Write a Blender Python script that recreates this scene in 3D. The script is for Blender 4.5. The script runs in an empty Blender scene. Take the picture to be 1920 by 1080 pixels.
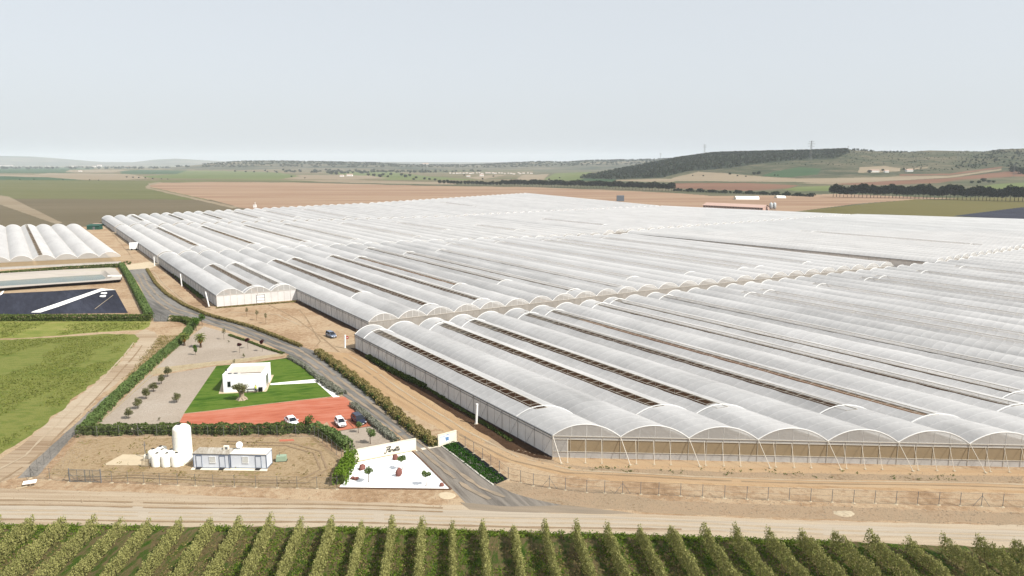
import bpy, math, random
import numpy as np
random.seed(7)
C=bpy.data.collections.new('scene'); bpy.context.scene.collection.children.link(C)
S=bpy.context.scene
R=math.radians
# ---------------------------------------------------------------- camera model used to survey the site
F=1331.0; HY=306.0; H=50.0
PIT=math.atan((540-HY)/F); CP=math.cos(PIT); SP=math.sin(PIT); FF=math.hypot(F,540-HY)
def g(x,y,z=0.0):
    a=(x-960)/F; b=(540-y)/F
    dy=CP+b*SP; dz=-SP+b*CP; t=(z-H)/dz
    return (a*t,dy*t)
def px(X,Y,Z):
    z=Z-H; f=Y*CP-z*SP; v=Y*SP+z*CP
    return 960+F*X/f, 540-F*v/f
A0=R(34.3); O0=g(1036,857.5); UX=(math.cos(A0),math.sin(A0)); VX=(-UX[1],UX[0])
def W(u,v): return (O0[0]+u*UX[0]+v*VX[0], O0[1]+u*UX[1]+v*VX[1])
def lerp(a,b,t): return tuple(a[i]+(b[i]-a[i])*t for i in range(len(a)))
# ---------------------------------------------------------------- materials
def newmat(name):
    m=bpy.data.materials.new(name); m.use_nodes=True; nt=m.node_tree
    for n in list(nt.nodes): nt.nodes.remove(n)
    out=nt.nodes.new('ShaderNodeOutputMaterial'); return m,nt,out
def col(c):  # sRGB 0-255 display value to linear
    r=[]
    for v in c:
        v=v/255.0; r.append(v/12.92 if v<=.04045 else ((v+.055)/1.055)**2.4)
    return r
def mul(c,k): return [min(1,x*k) for x in c]
KX=.68
KG=0.76
def ramp(nt,fac,stops,k=KG):
    r=nt.nodes.new('ShaderNodeValToRGB'); el=r.color_ramp.elements
    while len(el)<len(stops): el.new(.5)
    for e,(p,c) in zip(el,stops):
        e.position=p; e.color=(*mul(col(c),k*KX),1)
    nt.links.new(fac,r.inputs[0]); return r.outputs[0]
def noise(nt,scale,detail=4,stretch=None,rot=0,coord='Object',rough=.6,dist=0):
    tc=nt.nodes.new('ShaderNodeTexCoord'); mp=nt.nodes.new('ShaderNodeMapping')
    nt.links.new(tc.outputs[coord],mp.inputs[0])
    s=stretch or (1,1,1)
    mp.vector_type='TEXTURE'
    mp.inputs['Rotation'].default_value=(0,0,rot); mp.inputs['Scale'].default_value=s
    n=nt.nodes.new('ShaderNodeTexNoise'); n.inputs['Scale'].default_value=scale; n.inputs['Detail'].default_value=detail
    n.inputs['Roughness'].default_value=rough; n.inputs['Distortion'].default_value=dist
    nt.links.new(mp.outputs[0],n.inputs['Vector']); return n.outputs['Fac']
def mixc(nt,f,a,b,mode='MIX'):
    m=nt.nodes.new('ShaderNodeMix'); m.data_type='RGBA'; m.blend_type=mode
    if isinstance(f,(int,float)): m.inputs[0].default_value=f
    else: nt.links.new(f,m.inputs[0])
    for s,v in ((6,a),(7,b)):
        if isinstance(v,(list,tuple)): m.inputs[s].default_value=(*v[:3],1)
        else: nt.links.new(v,m.inputs[s])
    return m.outputs[2]
def math_(nt,op,a,b=None,clamp=False):
    m=nt.nodes.new('ShaderNodeMath'); m.operation=op; m.use_clamp=clamp
    for i,v in enumerate((a,b)):
        if v is None: continue
        if isinstance(v,(int,float)): m.inputs[i].default_value=v
        else: nt.links.new(v,m.inputs[i])
    return m.outputs[0]
def bsdf(nt,out,color,rough=.9,bump=None,bstr=.4,bdist=.1,spec=.2,metal=0):
    b=nt.nodes.new('ShaderNodeBsdfPrincipled')
    if isinstance(color,(list,tuple)): b.inputs['Base Color'].default_value=(*color[:3],1)
    else: nt.links.new(color,b.inputs['Base Color'])
    b.inputs['Roughness'].default_value=rough; b.inputs['Specular IOR Level'].default_value=spec; b.inputs['Metallic'].default_value=metal
    if bump is not None:
        bn=nt.nodes.new('ShaderNodeBump'); bn.inputs['Strength'].default_value=bstr; bn.inputs['Distance'].default_value=bdist
        nt.links.new(bump,bn.inputs['Height']); nt.links.new(bn.outputs[0],b.inputs['Normal'])
    nt.links.new(b.outputs[0],out.inputs[0]); return b
def ground_mat(name,stops,big=.05,fine=1.2,stretch=None,rot=0,bstr=.5,k=KG,speck=.35,wob=.45,bd=.15,lines=None):
    """three colours blended by a large noise and a streaky one, grain on top"""
    m,nt,out=newmat(name)
    n1=noise(nt,big,4,stretch,rot,dist=.6); n2=noise(nt,fine,5,stretch,rot); n3=noise(nt,fine*6,3)
    f=math_(nt,'ADD',math_(nt,'MULTIPLY',n1,1-wob),math_(nt,'MULTIPLY',n2,wob))
    L=len(stops); c=ramp(nt,f,[(.34+.32*i/max(1,L-1),s) for i,s in enumerate(stops)],k)
    g3=math_(nt,'ADD',math_(nt,'MULTIPLY',n3,speck*2),1-speck)
    cm=nt.nodes.new('ShaderNodeVectorMath'); cm.operation='SCALE'; nt.links.new(c,cm.inputs[0]); nt.links.new(g3,cm.inputs['Scale'])
    cc=cm.outputs[0]
    if lines:
        sp,ang,amt,lc=lines; k=k*KX
        tc=nt.nodes.new('ShaderNodeTexCoord'); mp=nt.nodes.new('ShaderNodeMapping'); mp.vector_type='TEXTURE'
        mp.inputs['Rotation'].default_value=(0,0,ang); nt.links.new(tc.outputs['Object'],mp.inputs[0])
        w=nt.nodes.new('ShaderNodeTexWave'); w.inputs['Scale'].default_value=.314/sp; w.inputs['Distortion'].default_value=.6; w.inputs['Detail'].default_value=2; w.inputs['Detail Scale'].default_value=.3
        nt.links.new(mp.outputs[0],w.inputs[0])
        cc=mixc(nt,math_(nt,'MULTIPLY',w.outputs['Fac'],amt),cc,mul(col(lc),k))
    bsdf(nt,out,cc,.95,math_(nt,'ADD',n2,n3),bstr,bd,.1); return m
def plain(name,c,rough=.6,k=.8,spec=.3,metal=0,var=.08,scale=2,bstr=0.1):
    m,nt,out=newmat(name); n=noise(nt,scale,4)
    c=mul(col(c),k); cc=mixc(nt,n,mul(c,1-var*1.5),mul(c,1+var*1.5))
    bsdf(nt,out,cc,rough,n,bstr,.02,spec,metal); return m
def leafmat(name,c1,c2,k=.5,trans=.25):
    m,nt,out=newmat(name)
    ge=nt.nodes.new('ShaderNodeNewGeometry'); oi=nt.nodes.new('ShaderNodeObjectInfo')
    n=noise(nt,.9,2,coord='Object')
    f=math_(nt,'ADD',math_(nt,'MULTIPLY',ge.outputs['Random Per Island'],.6),math_(nt,'MULTIPLY',n,.4))
    k*=.8; c=mixc(nt,f,mul(col(c1),k),mul(col(c2),k))
    c=mixc(nt,math_(nt,'MULTIPLY',oi.outputs['Random'],.25),c,mul(col(c2),k*.8))
    d=nt.nodes.new('ShaderNodeBsdfDiffuse'); t=nt.nodes.new('ShaderNodeBsdfTranslucent'); nt.links.new(c,d.inputs[0]); nt.links.new(c,t.inputs[0])
    mx=nt.nodes.new('ShaderNodeMixShader'); mx.inputs[0].default_value=trans; nt.links.new(d.outputs[0],mx.inputs[1]); nt.links.new(t.outputs[0],mx.inputs[2])
    nt.links.new(mx.outputs[0],out.inputs[0]); return m
def film_mat(name,base=.72,alpha=0.0,trans=.3,ribs=2.5,rough=.45,tint=(1,1,1),dirt=.12):
    """stretched polythene: u runs over the arch, v along the tunnel in metres"""
    m,nt,out=newmat(name)
    uv=nt.nodes.new('ShaderNodeUVMap'); sx=nt.nodes.new('ShaderNodeSeparateXYZ'); nt.links.new(uv.outputs[0],sx.inputs[0])
    oi=nt.nodes.new('ShaderNodeObjectInfo')
    fr=math_(nt,'FRACT',math_(nt,'DIVIDE',sx.outputs[1],ribs)); d=math_(nt,'ABSOLUTE',math_(nt,'SUBTRACT',fr,.5))
    line=math_(nt,'MULTIPLY',math_(nt,'SUBTRACT',d,.455,),22,True)
    sag=math_(nt,'MULTIPLY',d,d)
    n1=noise(nt,.06,3,(1,1,1)); n2=noise(nt,.35,4,(1,9,1),A0,dist=.3); n3=noise(nt,1.4,4)
    blk=nt.nodes.new('ShaderNodeTexWhiteNoise'); blk.noise_dimensions='2D'
    cb=nt.nodes.new('ShaderNodeCombineXYZ'); nt.links.new(math_(nt,'FLOOR',math_(nt,'DIVIDE',sx.outputs[1],ribs*6)),cb.inputs[0]); nt.links.new(math_(nt,'MULTIPLY',oi.outputs['Random'],91),cb.inputs[1]); nt.links.new(cb.outputs[0],blk.inputs[0])
    f=math_(nt,'ADD',math_(nt,'MULTIPLY',n1,dirt),math_(nt,'MULTIPLY',n2,dirt*1.1))
    f=math_(nt,'ADD',f,math_(nt,'MULTIPLY',n3,dirt*.5)); f=math_(nt,'ADD',f,math_(nt,'MULTIPLY',oi.outputs['Random'],dirt*.35)); f=math_(nt,'ADD',f,math_(nt,'MULTIPLY',blk.outputs[0],dirt*.25))
    v=math_(nt,'SUBTRACT',base+dirt*1.4,f); v=math_(nt,'ADD',v,math_(nt,'MULTIPLY',line,.13))
    cm=nt.nodes.new('ShaderNodeVectorMath'); cm.operation='SCALE'; cm.inputs[0].default_value=tint; nt.links.new(v,cm.inputs['Scale'])
    df=nt.nodes.new('ShaderNodeBsdfDiffuse'); tr=nt.nodes.new('ShaderNodeBsdfTranslucent'); gl=nt.nodes.new('ShaderNodeBsdfGlossy'); gl.inputs['Roughness'].default_value=rough
    nt.links.new(cm.outputs[0],df.inputs[0]); nt.links.new(cm.outputs[0],tr.inputs[0])
    bn=nt.nodes.new('ShaderNodeBump'); bn.inputs['Strength'].default_value=.5; bn.inputs['Distance'].default_value=.12
    nt.links.new(math_(nt,'ADD',math_(nt,'MULTIPLY',sag,3.4),math_(nt,'ADD',n3,math_(nt,'MULTIPLY',n2,1.3))),bn.inputs['Height'])
    for q in (df,tr,gl): nt.links.new(bn.outputs[0],q.inputs['Normal'])
    m1=nt.nodes.new('ShaderNodeMixShader'); m1.inputs[0].default_value=trans; nt.links.new(df.outputs[0],m1.inputs[1]); nt.links.new(tr.outputs[0],m1.inputs[2])
    m2=nt.nodes.new('ShaderNodeMixShader'); m2.inputs[0].default_value=.04; nt.links.new(m1.outputs[0],m2.inputs[1]); nt.links.new(gl.outputs[0],m2.inputs[2])
    last=m2
    if alpha>0:
        tp=nt.nodes.new('ShaderNodeBsdfTransparent'); m3=nt.nodes.new('ShaderNodeMixShader'); m3.inputs[0].default_value=alpha
        nt.links.new(m2.outputs[0],m3.inputs[1]); nt.links.new(tp.outputs[0],m3.inputs[2]); last=m3
    nt.links.new(last.outputs[0],out.inputs[0]); return m
def veil(name,c,alpha,k=.8):
    m,nt,out=newmat(name); d=nt.nodes.new('ShaderNodeBsdfDiffuse'); n=noise(nt,.7,4)
    nt.links.new(mixc(nt,n,mul(col(c),k*.85),mul(col(c),k*1.1)),d.inputs[0])
    tp=nt.nodes.new('ShaderNodeBsdfTransparent'); mx=nt.nodes.new('ShaderNodeMixShader'); mx.inputs[0].default_value=alpha
    nt.links.new(d.outputs[0],mx.inputs[1]); nt.links.new(tp.outputs[0],mx.inputs[2]); nt.links.new(mx.outputs[0],out.inputs[0]); return m
M={}
M['dirt']=ground_mat('dirt',[(160,130,100),(188,158,126),(210,186,154),(174,144,114)],.07,.9,bstr=.8,speck=.45)
M['dirt_track']=ground_mat('dirt_track',[(178,146,112),(200,168,130),(216,190,152)],.06,.8,(14,1.2,1),A0+R(90),bstr=.5)
M['road_dirt']=ground_mat('road_dirt',[(172,146,118),(202,180,152),(222,204,178),(186,160,132)],.05,.9,(22,1,1),R(-2),bstr=.4,speck=.25,k=.68)
M['road_pale']=ground_mat('road_pale',[(168,152,132),(196,182,162),(216,202,182),(184,168,146)],.08,1.2,(40,1,1),R(-2.5),bstr=.3,speck=.22,k=.7)
M['ochre']=ground_mat('ochre',[(184,150,114),(202,172,136),(206,182,150)],.08,.8,(16,1,1),R(-3),bstr=.5,speck=.25)
M['bank']=ground_mat('bank',[(172,146,118),(198,172,142),(190,168,140),(162,132,102)],.12,2.2,bstr=.9,speck=.5)
M['asphalt']=ground_mat('asphalt',[(90,88,86),(122,119,115),(154,150,144),(112,110,106)],.08,.8,(12,1,1),A0+R(96),bstr=.25,speck=.22,k=.8)
M['asphalt2']=ground_mat('asphalt_entrance',[(84,79,75),(118,112,106),(156,148,138),(104,98,92)],.12,.8,(12,1,1),R(118),bstr=.25,speck=.22,k=.8)
M['gravel']=ground_mat('gravel',[(172,158,142),(188,174,158),(198,186,172)],.06,1.6,bstr=.8,speck=.35,k=.86)
M['greygravel']=ground_mat('grey_gravel',[(132,128,122),(156,150,142),(176,168,158)],.1,2,bstr=.7,speck=.4,k=.8)
M['forestfloor']=ground_mat('forest_floor',[(46,62,46),(62,78,54),(84,94,66)],.006,.05,bstr=.5,speck=.5,k=.42)
M['grass']=ground_mat('grass',[(62,100,22),(90,128,36),(122,150,58),(80,118,30)],.16,.9,(3,1,1),R(15),bstr=.8,speck=.4,k=.6)
M['meadow']=ground_mat('meadow',[(112,128,56),(132,144,68),(150,154,82),(124,138,62),(168,162,100)],.05,.6,(2.2,1,1),0,bstr=1,speck=.35,k=.66)
M['meadow2']=ground_mat('meadow_bright',[(116,134,56),(142,152,72),(166,166,92),(188,172,118)],.07,.5,(2.5,1,1),0,bstr=1,speck=.3,k=.72)
M['red']=ground_mat('red_asphalt',[(190,104,80),(214,126,98),(228,150,124),(206,118,92)],.1,1,(5,1,1),R(12),bstr=.3,speck=.22,k=.7)
M['whitegravel']=plain('white_gravel',(252,252,252),.9,.86,var=.05,scale=5,bstr=.3)
M['concrete']=plain('concrete',(226,216,196),.85,.75,var=.1,scale=.8)
M['slab']=plain('slab_concrete',(214,196,166),.85,.6,var=.12,scale=.6)
M['whiteslab']=plain('pale_paving',(246,242,236),.8,.82,var=.05)
M['kerb']=plain('kerb_stone',(200,194,184),.85,.7,var=.1)
M['brownedge']=plain('brown_edging',(120,92,72),.85,.5,var=.1)
M['render']=plain('white_render',(250,250,250),.75,.84,var=.02,scale=.6)
M['cream']=plain('cream_stone',(238,230,212),.8,.78,var=.05,scale=.8)
M['whitemetal']=plain('white_metal',(244,244,242),.4,.82,var=.03)
M['tube']=plain('cream_tube',(228,220,206),.4,.6,var=.04)
M['galv']=plain('galvanised',(150,150,148),.45,.6,var=.1,metal=.4)
M['darkmetal']=plain('dark_metal',(60,60,62),.5,.5,var=.1)
M['grey']=plain('grey_metal',(128,130,134),.5,.6,var=.08)
M['tank']=plain('tank_white',(250,246,234),.45,.85,var=.02,scale=.5)
M['black']=plain('black_plastic',(32,32,34),.4,.5)
M['glass']=plain('dark_glass',(30,36,46),.08,.5,spec=.8,var=0,bstr=0)
M['rock']=plain('red_rock',(164,108,98),.9,.42,var=.3,scale=2,bstr=.8)
M['stone']=plain('pale_stone',(212,196,168),.9,.52,var=.2,scale=2,bstr=.8)
M['pebble']=plain('pebble',(196,176,150),.9,.5,var=.3,scale=1.2)
M['roofgrit']=plain('roof_gravel',(214,204,190),.9,.66,var=.12,scale=1.5)
M['liner']=ground_mat('liner',[(54,57,72),(72,75,92),(94,98,116)],.09,.7,(1,8,1),R(35),bstr=.6,speck=.1,k=.5,bd=.2)
M['weedsheet']=ground_mat('weed_sheet',[(38,42,46),(52,58,62),(66,70,72)],.3,1.5,bstr=.6,k=.4)
M['whiteliner']=plain('white_liner',(248,246,240),.5,.85,var=.04)
M['poolwall']=ground_mat('pool_wall',[(206,198,186),(224,214,204),(214,206,180)],.1,1,(12,1,1),0,k=.7,speck=.1)
M['darkrim']=plain('dark_rim',(92,86,92),.7,.5,var=.15)
def watermat():
    m,nt,out=newmat('pond_water'); n=noise(nt,1.2,3,(3,1,1)); n2=noise(nt,.05,2,(6,1,1))
    c=ramp(nt,n2,[(.3,(64,96,66)),(.7,(140,156,134))],.5); bsdf(nt,out,c,.12,n,.1,.05,.5); return m
M['water']=watermat()
M['soil']=ground_mat('greenhouse_soil',[(124,86,62),(144,106,78),(156,124,96),(126,98,70)],.08,.7,(1,10,1),A0,k=.66,speck=.3)
M['wallshade']=ground_mat('painted_shade',[(84,62,46),(104,78,58),(120,94,72)],.2,1.5,k=.5)  # ground colour darkened to stand for the shadow at the greenhouse wall base
M['field_green']=ground_mat('field_green',[(116,120,72),(130,132,84),(144,140,98)],.01,.12,(1,8,1),R(80),bstr=.1,speck=.15,k=.62,lines=(9,R(8),.22,(98,100,62)))
M['field_brown']=ground_mat('field_brown',[(124,112,86),(136,124,98),(146,132,106)],.008,.1,(8,1,1),R(4),bstr=.1,speck=.15,k=.6,lines=(7,R(86),.25,(134,120,92)))
M['field_red']=ground_mat('field_red',[(164,126,102),(190,154,126),(210,180,150),(178,140,112)],.012,.05,(14,1,1),R(3),bstr=.1,speck=.1,k=.58,wob=.5)
M['field_red2']=ground_mat('field_red_brown',[(142,102,80),(160,118,94),(172,132,106)],.01,.06,(9,1,1),R(-6),bstr=.1,speck=.1,k=.55)
M['field_tan']=ground_mat('field_tan',[(172,152,124),(186,168,140),(198,182,156)],.004,.04,(7,1,1),0,bstr=.1,speck=.1,k=.56)
M['field_emerald']=ground_mat('field_emerald',[(66,104,68),(84,120,76),(100,134,88)],.003,.03,(7,1,1),0,bstr=.1,speck=.1,k=.46)
M['field_light']=ground_mat('field_light_green',[(120,140,74),(140,154,92),(158,166,104)],.003,.03,(7,1,1),0,bstr=.1,speck=.1,k=.5)
M['field_olive']=ground_mat('field_olive',[(132,124,70),(146,138,80),(152,140,88)],.01,.08,(3,1,1),R(20),bstr=.1,speck=.12,k=.5,lines=(6,R(70),.2,(120,112,64)))
M['scrub']=ground_mat('scrub',[(84,96,64),(112,118,84),(142,136,106),(168,152,124)],.006,.03,(2.5,1,1),0,bstr=.6,speck=.4,k=.48,bd=1)
M['hill']=ground_mat('hill_scrub',[(66,80,56),(94,102,74),(130,126,100),(166,150,124)],.011,.05,(1.6,1,1),0,bstr=1,speck=.8,k=.52,wob=.5,bd=2)
M['farhill']=ground_mat('far_hill',[(54,72,58),(88,98,78),(150,142,118),(196,178,150)],.0022,.009,(3,1,1),0,bstr=.3,speck=.4,k=.5)
M['farplain']=ground_mat('plain',[(92,112,70),(136,134,94),(176,158,124),(116,128,80),(84,104,66)],.0012,.004,(4,1,1),0,bstr=.1,speck=.2,k=.46)
M['orchard']=ground_mat('orchard_ground',[(66,100,30),(92,116,44),(140,122,88),(76,108,34),(132,112,84)],.25,1.4,(1,3,1),R(-5),bstr=1,speck=.5,k=.6)
M['dry']=ground_mat('dry_weeds',[(158,140,98),(186,160,124),(204,180,144),(182,154,118),(160,152,96)],.16,1.6,bstr=.9,speck=.45,k=.72)
M['limestone']=ground_mat('limestone_edging',[(206,184,146),(226,206,168),(236,220,188)],.6,3,bstr=1,speck=.5,k=.66)
M['roof_tile']=plain('pink_roof',(212,180,166),.8,.6,var=.1,scale=.2)
M['bark']=plain('bark',(116,96,78),.95,.5,var=.3,scale=4,bstr=.6)
M['oldbark']=plain('old_olive_bark',(186,168,146),.95,.6,var=.4,scale=3,bstr=1)
M['olive']=leafmat('olive_leaf',(108,114,60),(188,184,120),.96)
M['olive_s']=leafmat('olive_leaf_small',(96,100,62),(150,150,104),.7)
M['hedge']=leafmat('hedge_leaf',(78,106,56),(142,162,100),.78)
M['hedge_dk']=leafmat('dark_hedge_leaf',(66,84,40),(124,138,78),.78)
M['hedge_br']=leafmat('bright_hedge_leaf',(88,128,38),(144,170,68),.66)
M['lav']=leafmat('grey_shrub_leaf',(116,120,104),(176,176,160),.8)
M['tussock']=leafmat('dry_tussock',(110,108,56),(196,176,122),.72)
M['pine']=leafmat('pine_leaf',(30,42,24),(62,76,42),.42,.12)
M['forest']=leafmat('forest_leaf',(44,62,44),(78,94,66),.42,.1)
M['purple']=leafmat('purple_leaf',(84,36,42),(122,62,66),.5)
M['palm']=leafmat('palm_leaf',(90,108,50),(146,152,84),.66)
M['palmdry']=leafmat('palm_dry_leaf',(180,120,66),(216,160,100),.85)
M['green']=leafmat('green_leaf',(64,104,40),(118,150,68),.7)
M['grassblade']=leafmat('grass_blade',(92,126,40),(142,160,68),.72,.3)
M['meadowblade']=leafmat('meadow_blade',(112,128,56),(156,158,86),.82,.35)
M['ivy']=leafmat('ground_cover_leaf',(46,92,34),(92,138,56),.5)
M['film']=film_mat('roof_film',.65,trans=.42,dirt=.14)
M['film_open']=film_mat('roof_film_near',.61,dirt=.26,trans=.42)
M['wallfilm']=film_mat('wall_film',.74,trans=.3,dirt=.22,tint=(1,.98,.96))
M['gable']=film_mat('gable_film',.62,alpha=.38,dirt=.1,tint=(1,.98,.94))
M['net']=veil('insect_net',(192,172,140),.3,.66)
M['endfilm']=film_mat('end_film',.35,alpha=.12,trans=.2,dirt=.2,tint=(1,.95,.88))
M['netlow']=film_mat('skirt_film',.6,alpha=.15,dirt=.2,tint=(1,.97,.93))
M['fencewire']=veil('chain_link',(130,128,122),.93,.6)
M['fencebrown']=veil('windbreak_net',(150,122,92),.85,.6)
M['cabin']=plain('cabin_panel',(226,232,242),.5,.75,var=.04); M['bluegrey']=plain('blue_grey_steel',(120,132,154),.5,.6); M['pane']=plain('pale_pane',(206,208,204),.2,.7)
M['roofclean']=plain('roof_sheet',(236,230,220),.6,.75,var=.06); M['palegreen']=plain('pale_green_paint',(168,190,164),.5,.6)
M['roofstain']=ground_mat('stained_roof_sheet',[(176,164,148),(214,206,192),(244,240,232)],.7,3,(.6,3,1),R(20),bstr=.1,k=.72,speck=.1)
M['paintw']=plain('car_paint_white',(246,246,248),.18,.8,spec=.6,var=0,bstr=0); M['paintn']=plain('car_paint_navy',(34,44,74),.15,.6,spec=.7,var=0,bstr=0,metal=.2); M['paints']=plain('car_paint_silver_blue',(146,156,178),.22,.65,spec=.6,var=0,bstr=0,metal=.4)
M['tyre']=plain('tyre_rubber',(26,26,26),.85,.5); M['lampw']=plain('lamp_lens',(236,240,244),.1,.8,spec=.8); M['lampr']=plain('tail_lens',(170,26,24),.2,.7); M['ink']=plain('lettering',(38,40,44),.6,.5); M['blue']=plain('blue_print',(110,150,196),.6,.7,var=0)
M['redsign']=plain('red_sign',(196,40,44),.5,.7); M['shed']=plain('green_shed',(36,92,76),.6,.6); M['board']=plain('white_board',(250,250,252),.5,.84,var=0)
M['farwhite']=plain('far_render',(240,238,232),.8,.75)
M['galvl']=plain('silo_zinc',(196,200,202),.5,.7,var=.05); M['grey2']=plain('tank_grey',(120,132,146),.6,.6)
# ---------------------------------------------------------------- mesh builder
ROOT={}
class MB:
    def __init__(s): s.v=[]; s.f=[]; s.uv=[]
    def quad(s,*p):
        n=len(s.v); s.v+= [tuple(q) for q in p]; s.f.append(tuple(range(n,n+len(p)))); return s
    def box(s,c,d,rz=0,top=None):
        cx,cy,cz=c; dx,dy,dz=d[0]/2,d[1]/2,d[2]; k=top or (1,1); cs,sn=math.cos(rz),math.sin(rz); n=len(s.v)
        for z,kk in ((0,(1,1)),(dz,k)):
            for sx,sy in ((-1,-1),(1,-1),(1,1),(-1,1)):
                x=sx*dx*kk[0]; y=sy*dy*kk[1]; s.v.append((cx+x*cs-y*sn,cy+x*sn+y*cs,cz+z))
        s.f+=[tuple(n+i for i in q) for q in ((0,3,2,1),(4,5,6,7),(0,1,5,4),(1,2,6,5),(2,3,7,6),(3,0,4,7))]; return s
    def bar(s,a,b,r,sides=4,r2=None):
        a=np.array(a,float); b=np.array(b,float); d=b-a; L=np.linalg.norm(d)
        if L<1e-6: return s
        d/=L; up=np.array((0,0,1.)) if abs(d[2])<.9 else np.array((1.,0,0)); x=np.cross(d,up); x/=np.linalg.norm(x); y=np.cross(d,x); n=len(s.v); r2=r if r2 is None else r2
        for p,rr in ((a,r),(b,r2)):
            for i in range(sides):
                t=2*math.pi*(i+.5)/sides; q=p+rr*(math.cos(t)*x+math.sin(t)*y); s.v.append(tuple(q))
        for i in range(sides): j=(i+1)%sides; s.f.append((n+i,n+j,n+sides+j,n+sides+i))
        s.f.append(tuple(n+i for i in range(sides))[::-1]); s.f.append(tuple(n+sides+i for i in range(sides))); return s
    def path(s,pts,r,sides=4):
        for a,b in zip(pts,pts[1:]): s.bar(a,b,r,sides)
        return s
    def lathe(s,c,prof,sides=20):
        n=len(s.v)
        for r,z in prof:
            for i in range(sides):
                t=2*math.pi*i/sides; s.v.append((c[0]+r*math.cos(t),c[1]+r*math.sin(t),c[2]+z))
        for k in range(len(prof)-1):
            for i in range(sides): j=(i+1)%sides; a=n+k*sides; s.f.append((a+i,a+j,a+sides+j,a+sides+i))
        s.f.append(tuple(n+i for i in range(sides))[::-1]); s.f.append(tuple(n+(len(prof)-1)*sides+i for i in range(sides))); return s
    def blob(s,c,r,seed=0,n=10,m=7,amp=.2):
        rd=random.Random(seed); st=len(s.v); ph=[rd.uniform(0,6) for _ in range(4)]
        for k in range(m+1):
            th=math.pi*k/m
            for i in range(n):
                t=2*math.pi*i/n; q=1+amp*(math.sin(2*t+ph[0])*math.sin(th)+.6*math.sin(3*t+ph[1]+2*th)+.5*math.cos(3*th+ph[2]))
                s.v.append((c[0]+r[0]*q*math.sin(th)*math.cos(t),c[1]+r[1]*q*math.sin(th)*math.sin(t),c[2]+r[2]*q*math.cos(th)))
        for k in range(m):
            for i in range(n): j=(i+1)%n; a=st+k*n; s.f.append((a+i,a+n+i,a+n+j,a+j))
        return s
    def leaves(s,P,size,rng,flat=0.0,lean=0):
        """one small four-sided leaf clump per point"""
        P=np.asarray(P,float); N=len(P); a=rng.normal(size=(N,3)); a[:,2]*=(1-flat); a/=np.linalg.norm(a,axis=1)[:,None]
        b=rng.normal(size=(N,3)); b=np.cross(a,b); b/=np.linalg.norm(b,axis=1)[:,None]+1e-9
        sz=size*rng.uniform(.6,1.3,(N,1)); a=a*sz; b=b*sz*.6
        V=np.stack([P-a,P-b*.9,P+a,P+b],1).reshape(-1,3); n=len(s.v)
        s.v+=list(map(tuple,V.tolist())); s.f+=[(n+4*i,n+4*i+1,n+4*i+2,n+4*i+3) for i in range(N)]; return s
    def build(s,name,mat,parent=None,smooth=False,kind=None):
        off=ROOT.get(parent.name,(0,0,0)) if parent else (0,0,0)
        v=np.array(s.v,float).reshape(-1,3)-np.array(off)
        me=bpy.data.meshes.new(name); me.from_pydata(v.tolist(),[],s.f)
        if s.uv:
            l=me.uv_layers.new(name='UVMap'); fl=[c for f in s.uv for q in f for c in q]; l.data.foreach_set('uv',fl)
        if smooth: me.polygons.foreach_set('use_smooth',[True]*len(me.polygons))
        me.materials.append(M[mat] if isinstance(mat,str) else mat); me.update()
        o=bpy.data.objects.new(name,me); C.objects.link(o)
        if parent: o.parent=parent; ROOT[o.name]=off
        if kind: o['kind']=kind
        return o
def tag(o,label,cat,group=None,kind=None):
    o['label']=label; o['category']=cat
    if group: o['group']=group
    if kind: o['kind']=kind
    return o
def thing(name,loc,label,cat,group=None):
    o=bpy.data.objects.new(name,None); C.objects.link(o); o.location=loc; o.empty_display_size=.3; ROOT[o.name]=tuple(loc); tag(o,label,cat,group); return o
def struct(o): o['kind']='structure'; return o
def copy_tree(o,loc=None,rz=None,sc=None,label=None):
    def cp(a,par):
        c=a.copy(); C.objects.link(c); c.parent=par
        for ch in a.children: cp(ch,c)
        return c
    r=cp(o,None)
    if loc is not None: r.location=loc
    if rz is not None: r.rotation_euler=(0,0,rz)
    if sc is not None: r.scale=(sc,)*3 if isinstance(sc,(int,float)) else sc
    if label: r['label']=label
    return r
def place(o,loc,rz=0,sc=1,label=None):
    o.location=loc; o.rotation_euler=(0,0,rz); o.scale=(sc,)*3 if isinstance(sc,(int,float)) else sc
    if label: o['label']=label
    return o
def rough_edge(pts,step,amp,rng):
    out=[]
    for a,b in zip(pts,pts[1:]+pts[:1]):
        L=math.dist(a,b); n=max(1,int(L/step)); nx,ny=-(b[1]-a[1])/max(L,1e-6),(b[0]-a[0])/max(L,1e-6)
        for i in range(n):
            t=i/n; w=rng.uniform(-amp,amp) if i else 0; out.append((a[0]+(b[0]-a[0])*t+nx*w,a[1]+(b[1]-a[1])*t+ny*w))
    return out
ZL=[0]
def area(name,pts,mat,z,rough=0,world=False,kind='structure',label=None,cat=None):
    P=pts if world else [g(*p) for p in pts]
    if rough: P=rough_edge(P,1.6,rough,random.Random(len(name)+int(z*1000)))
    m=MB(); m.quad(*[(x,y,z) for x,y in P]); o=m.build(name,mat)
    if kind=='structure': struct(o)
    else: tag(o,label,cat)
    return o
RNG=np.random.default_rng(3)
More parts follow.
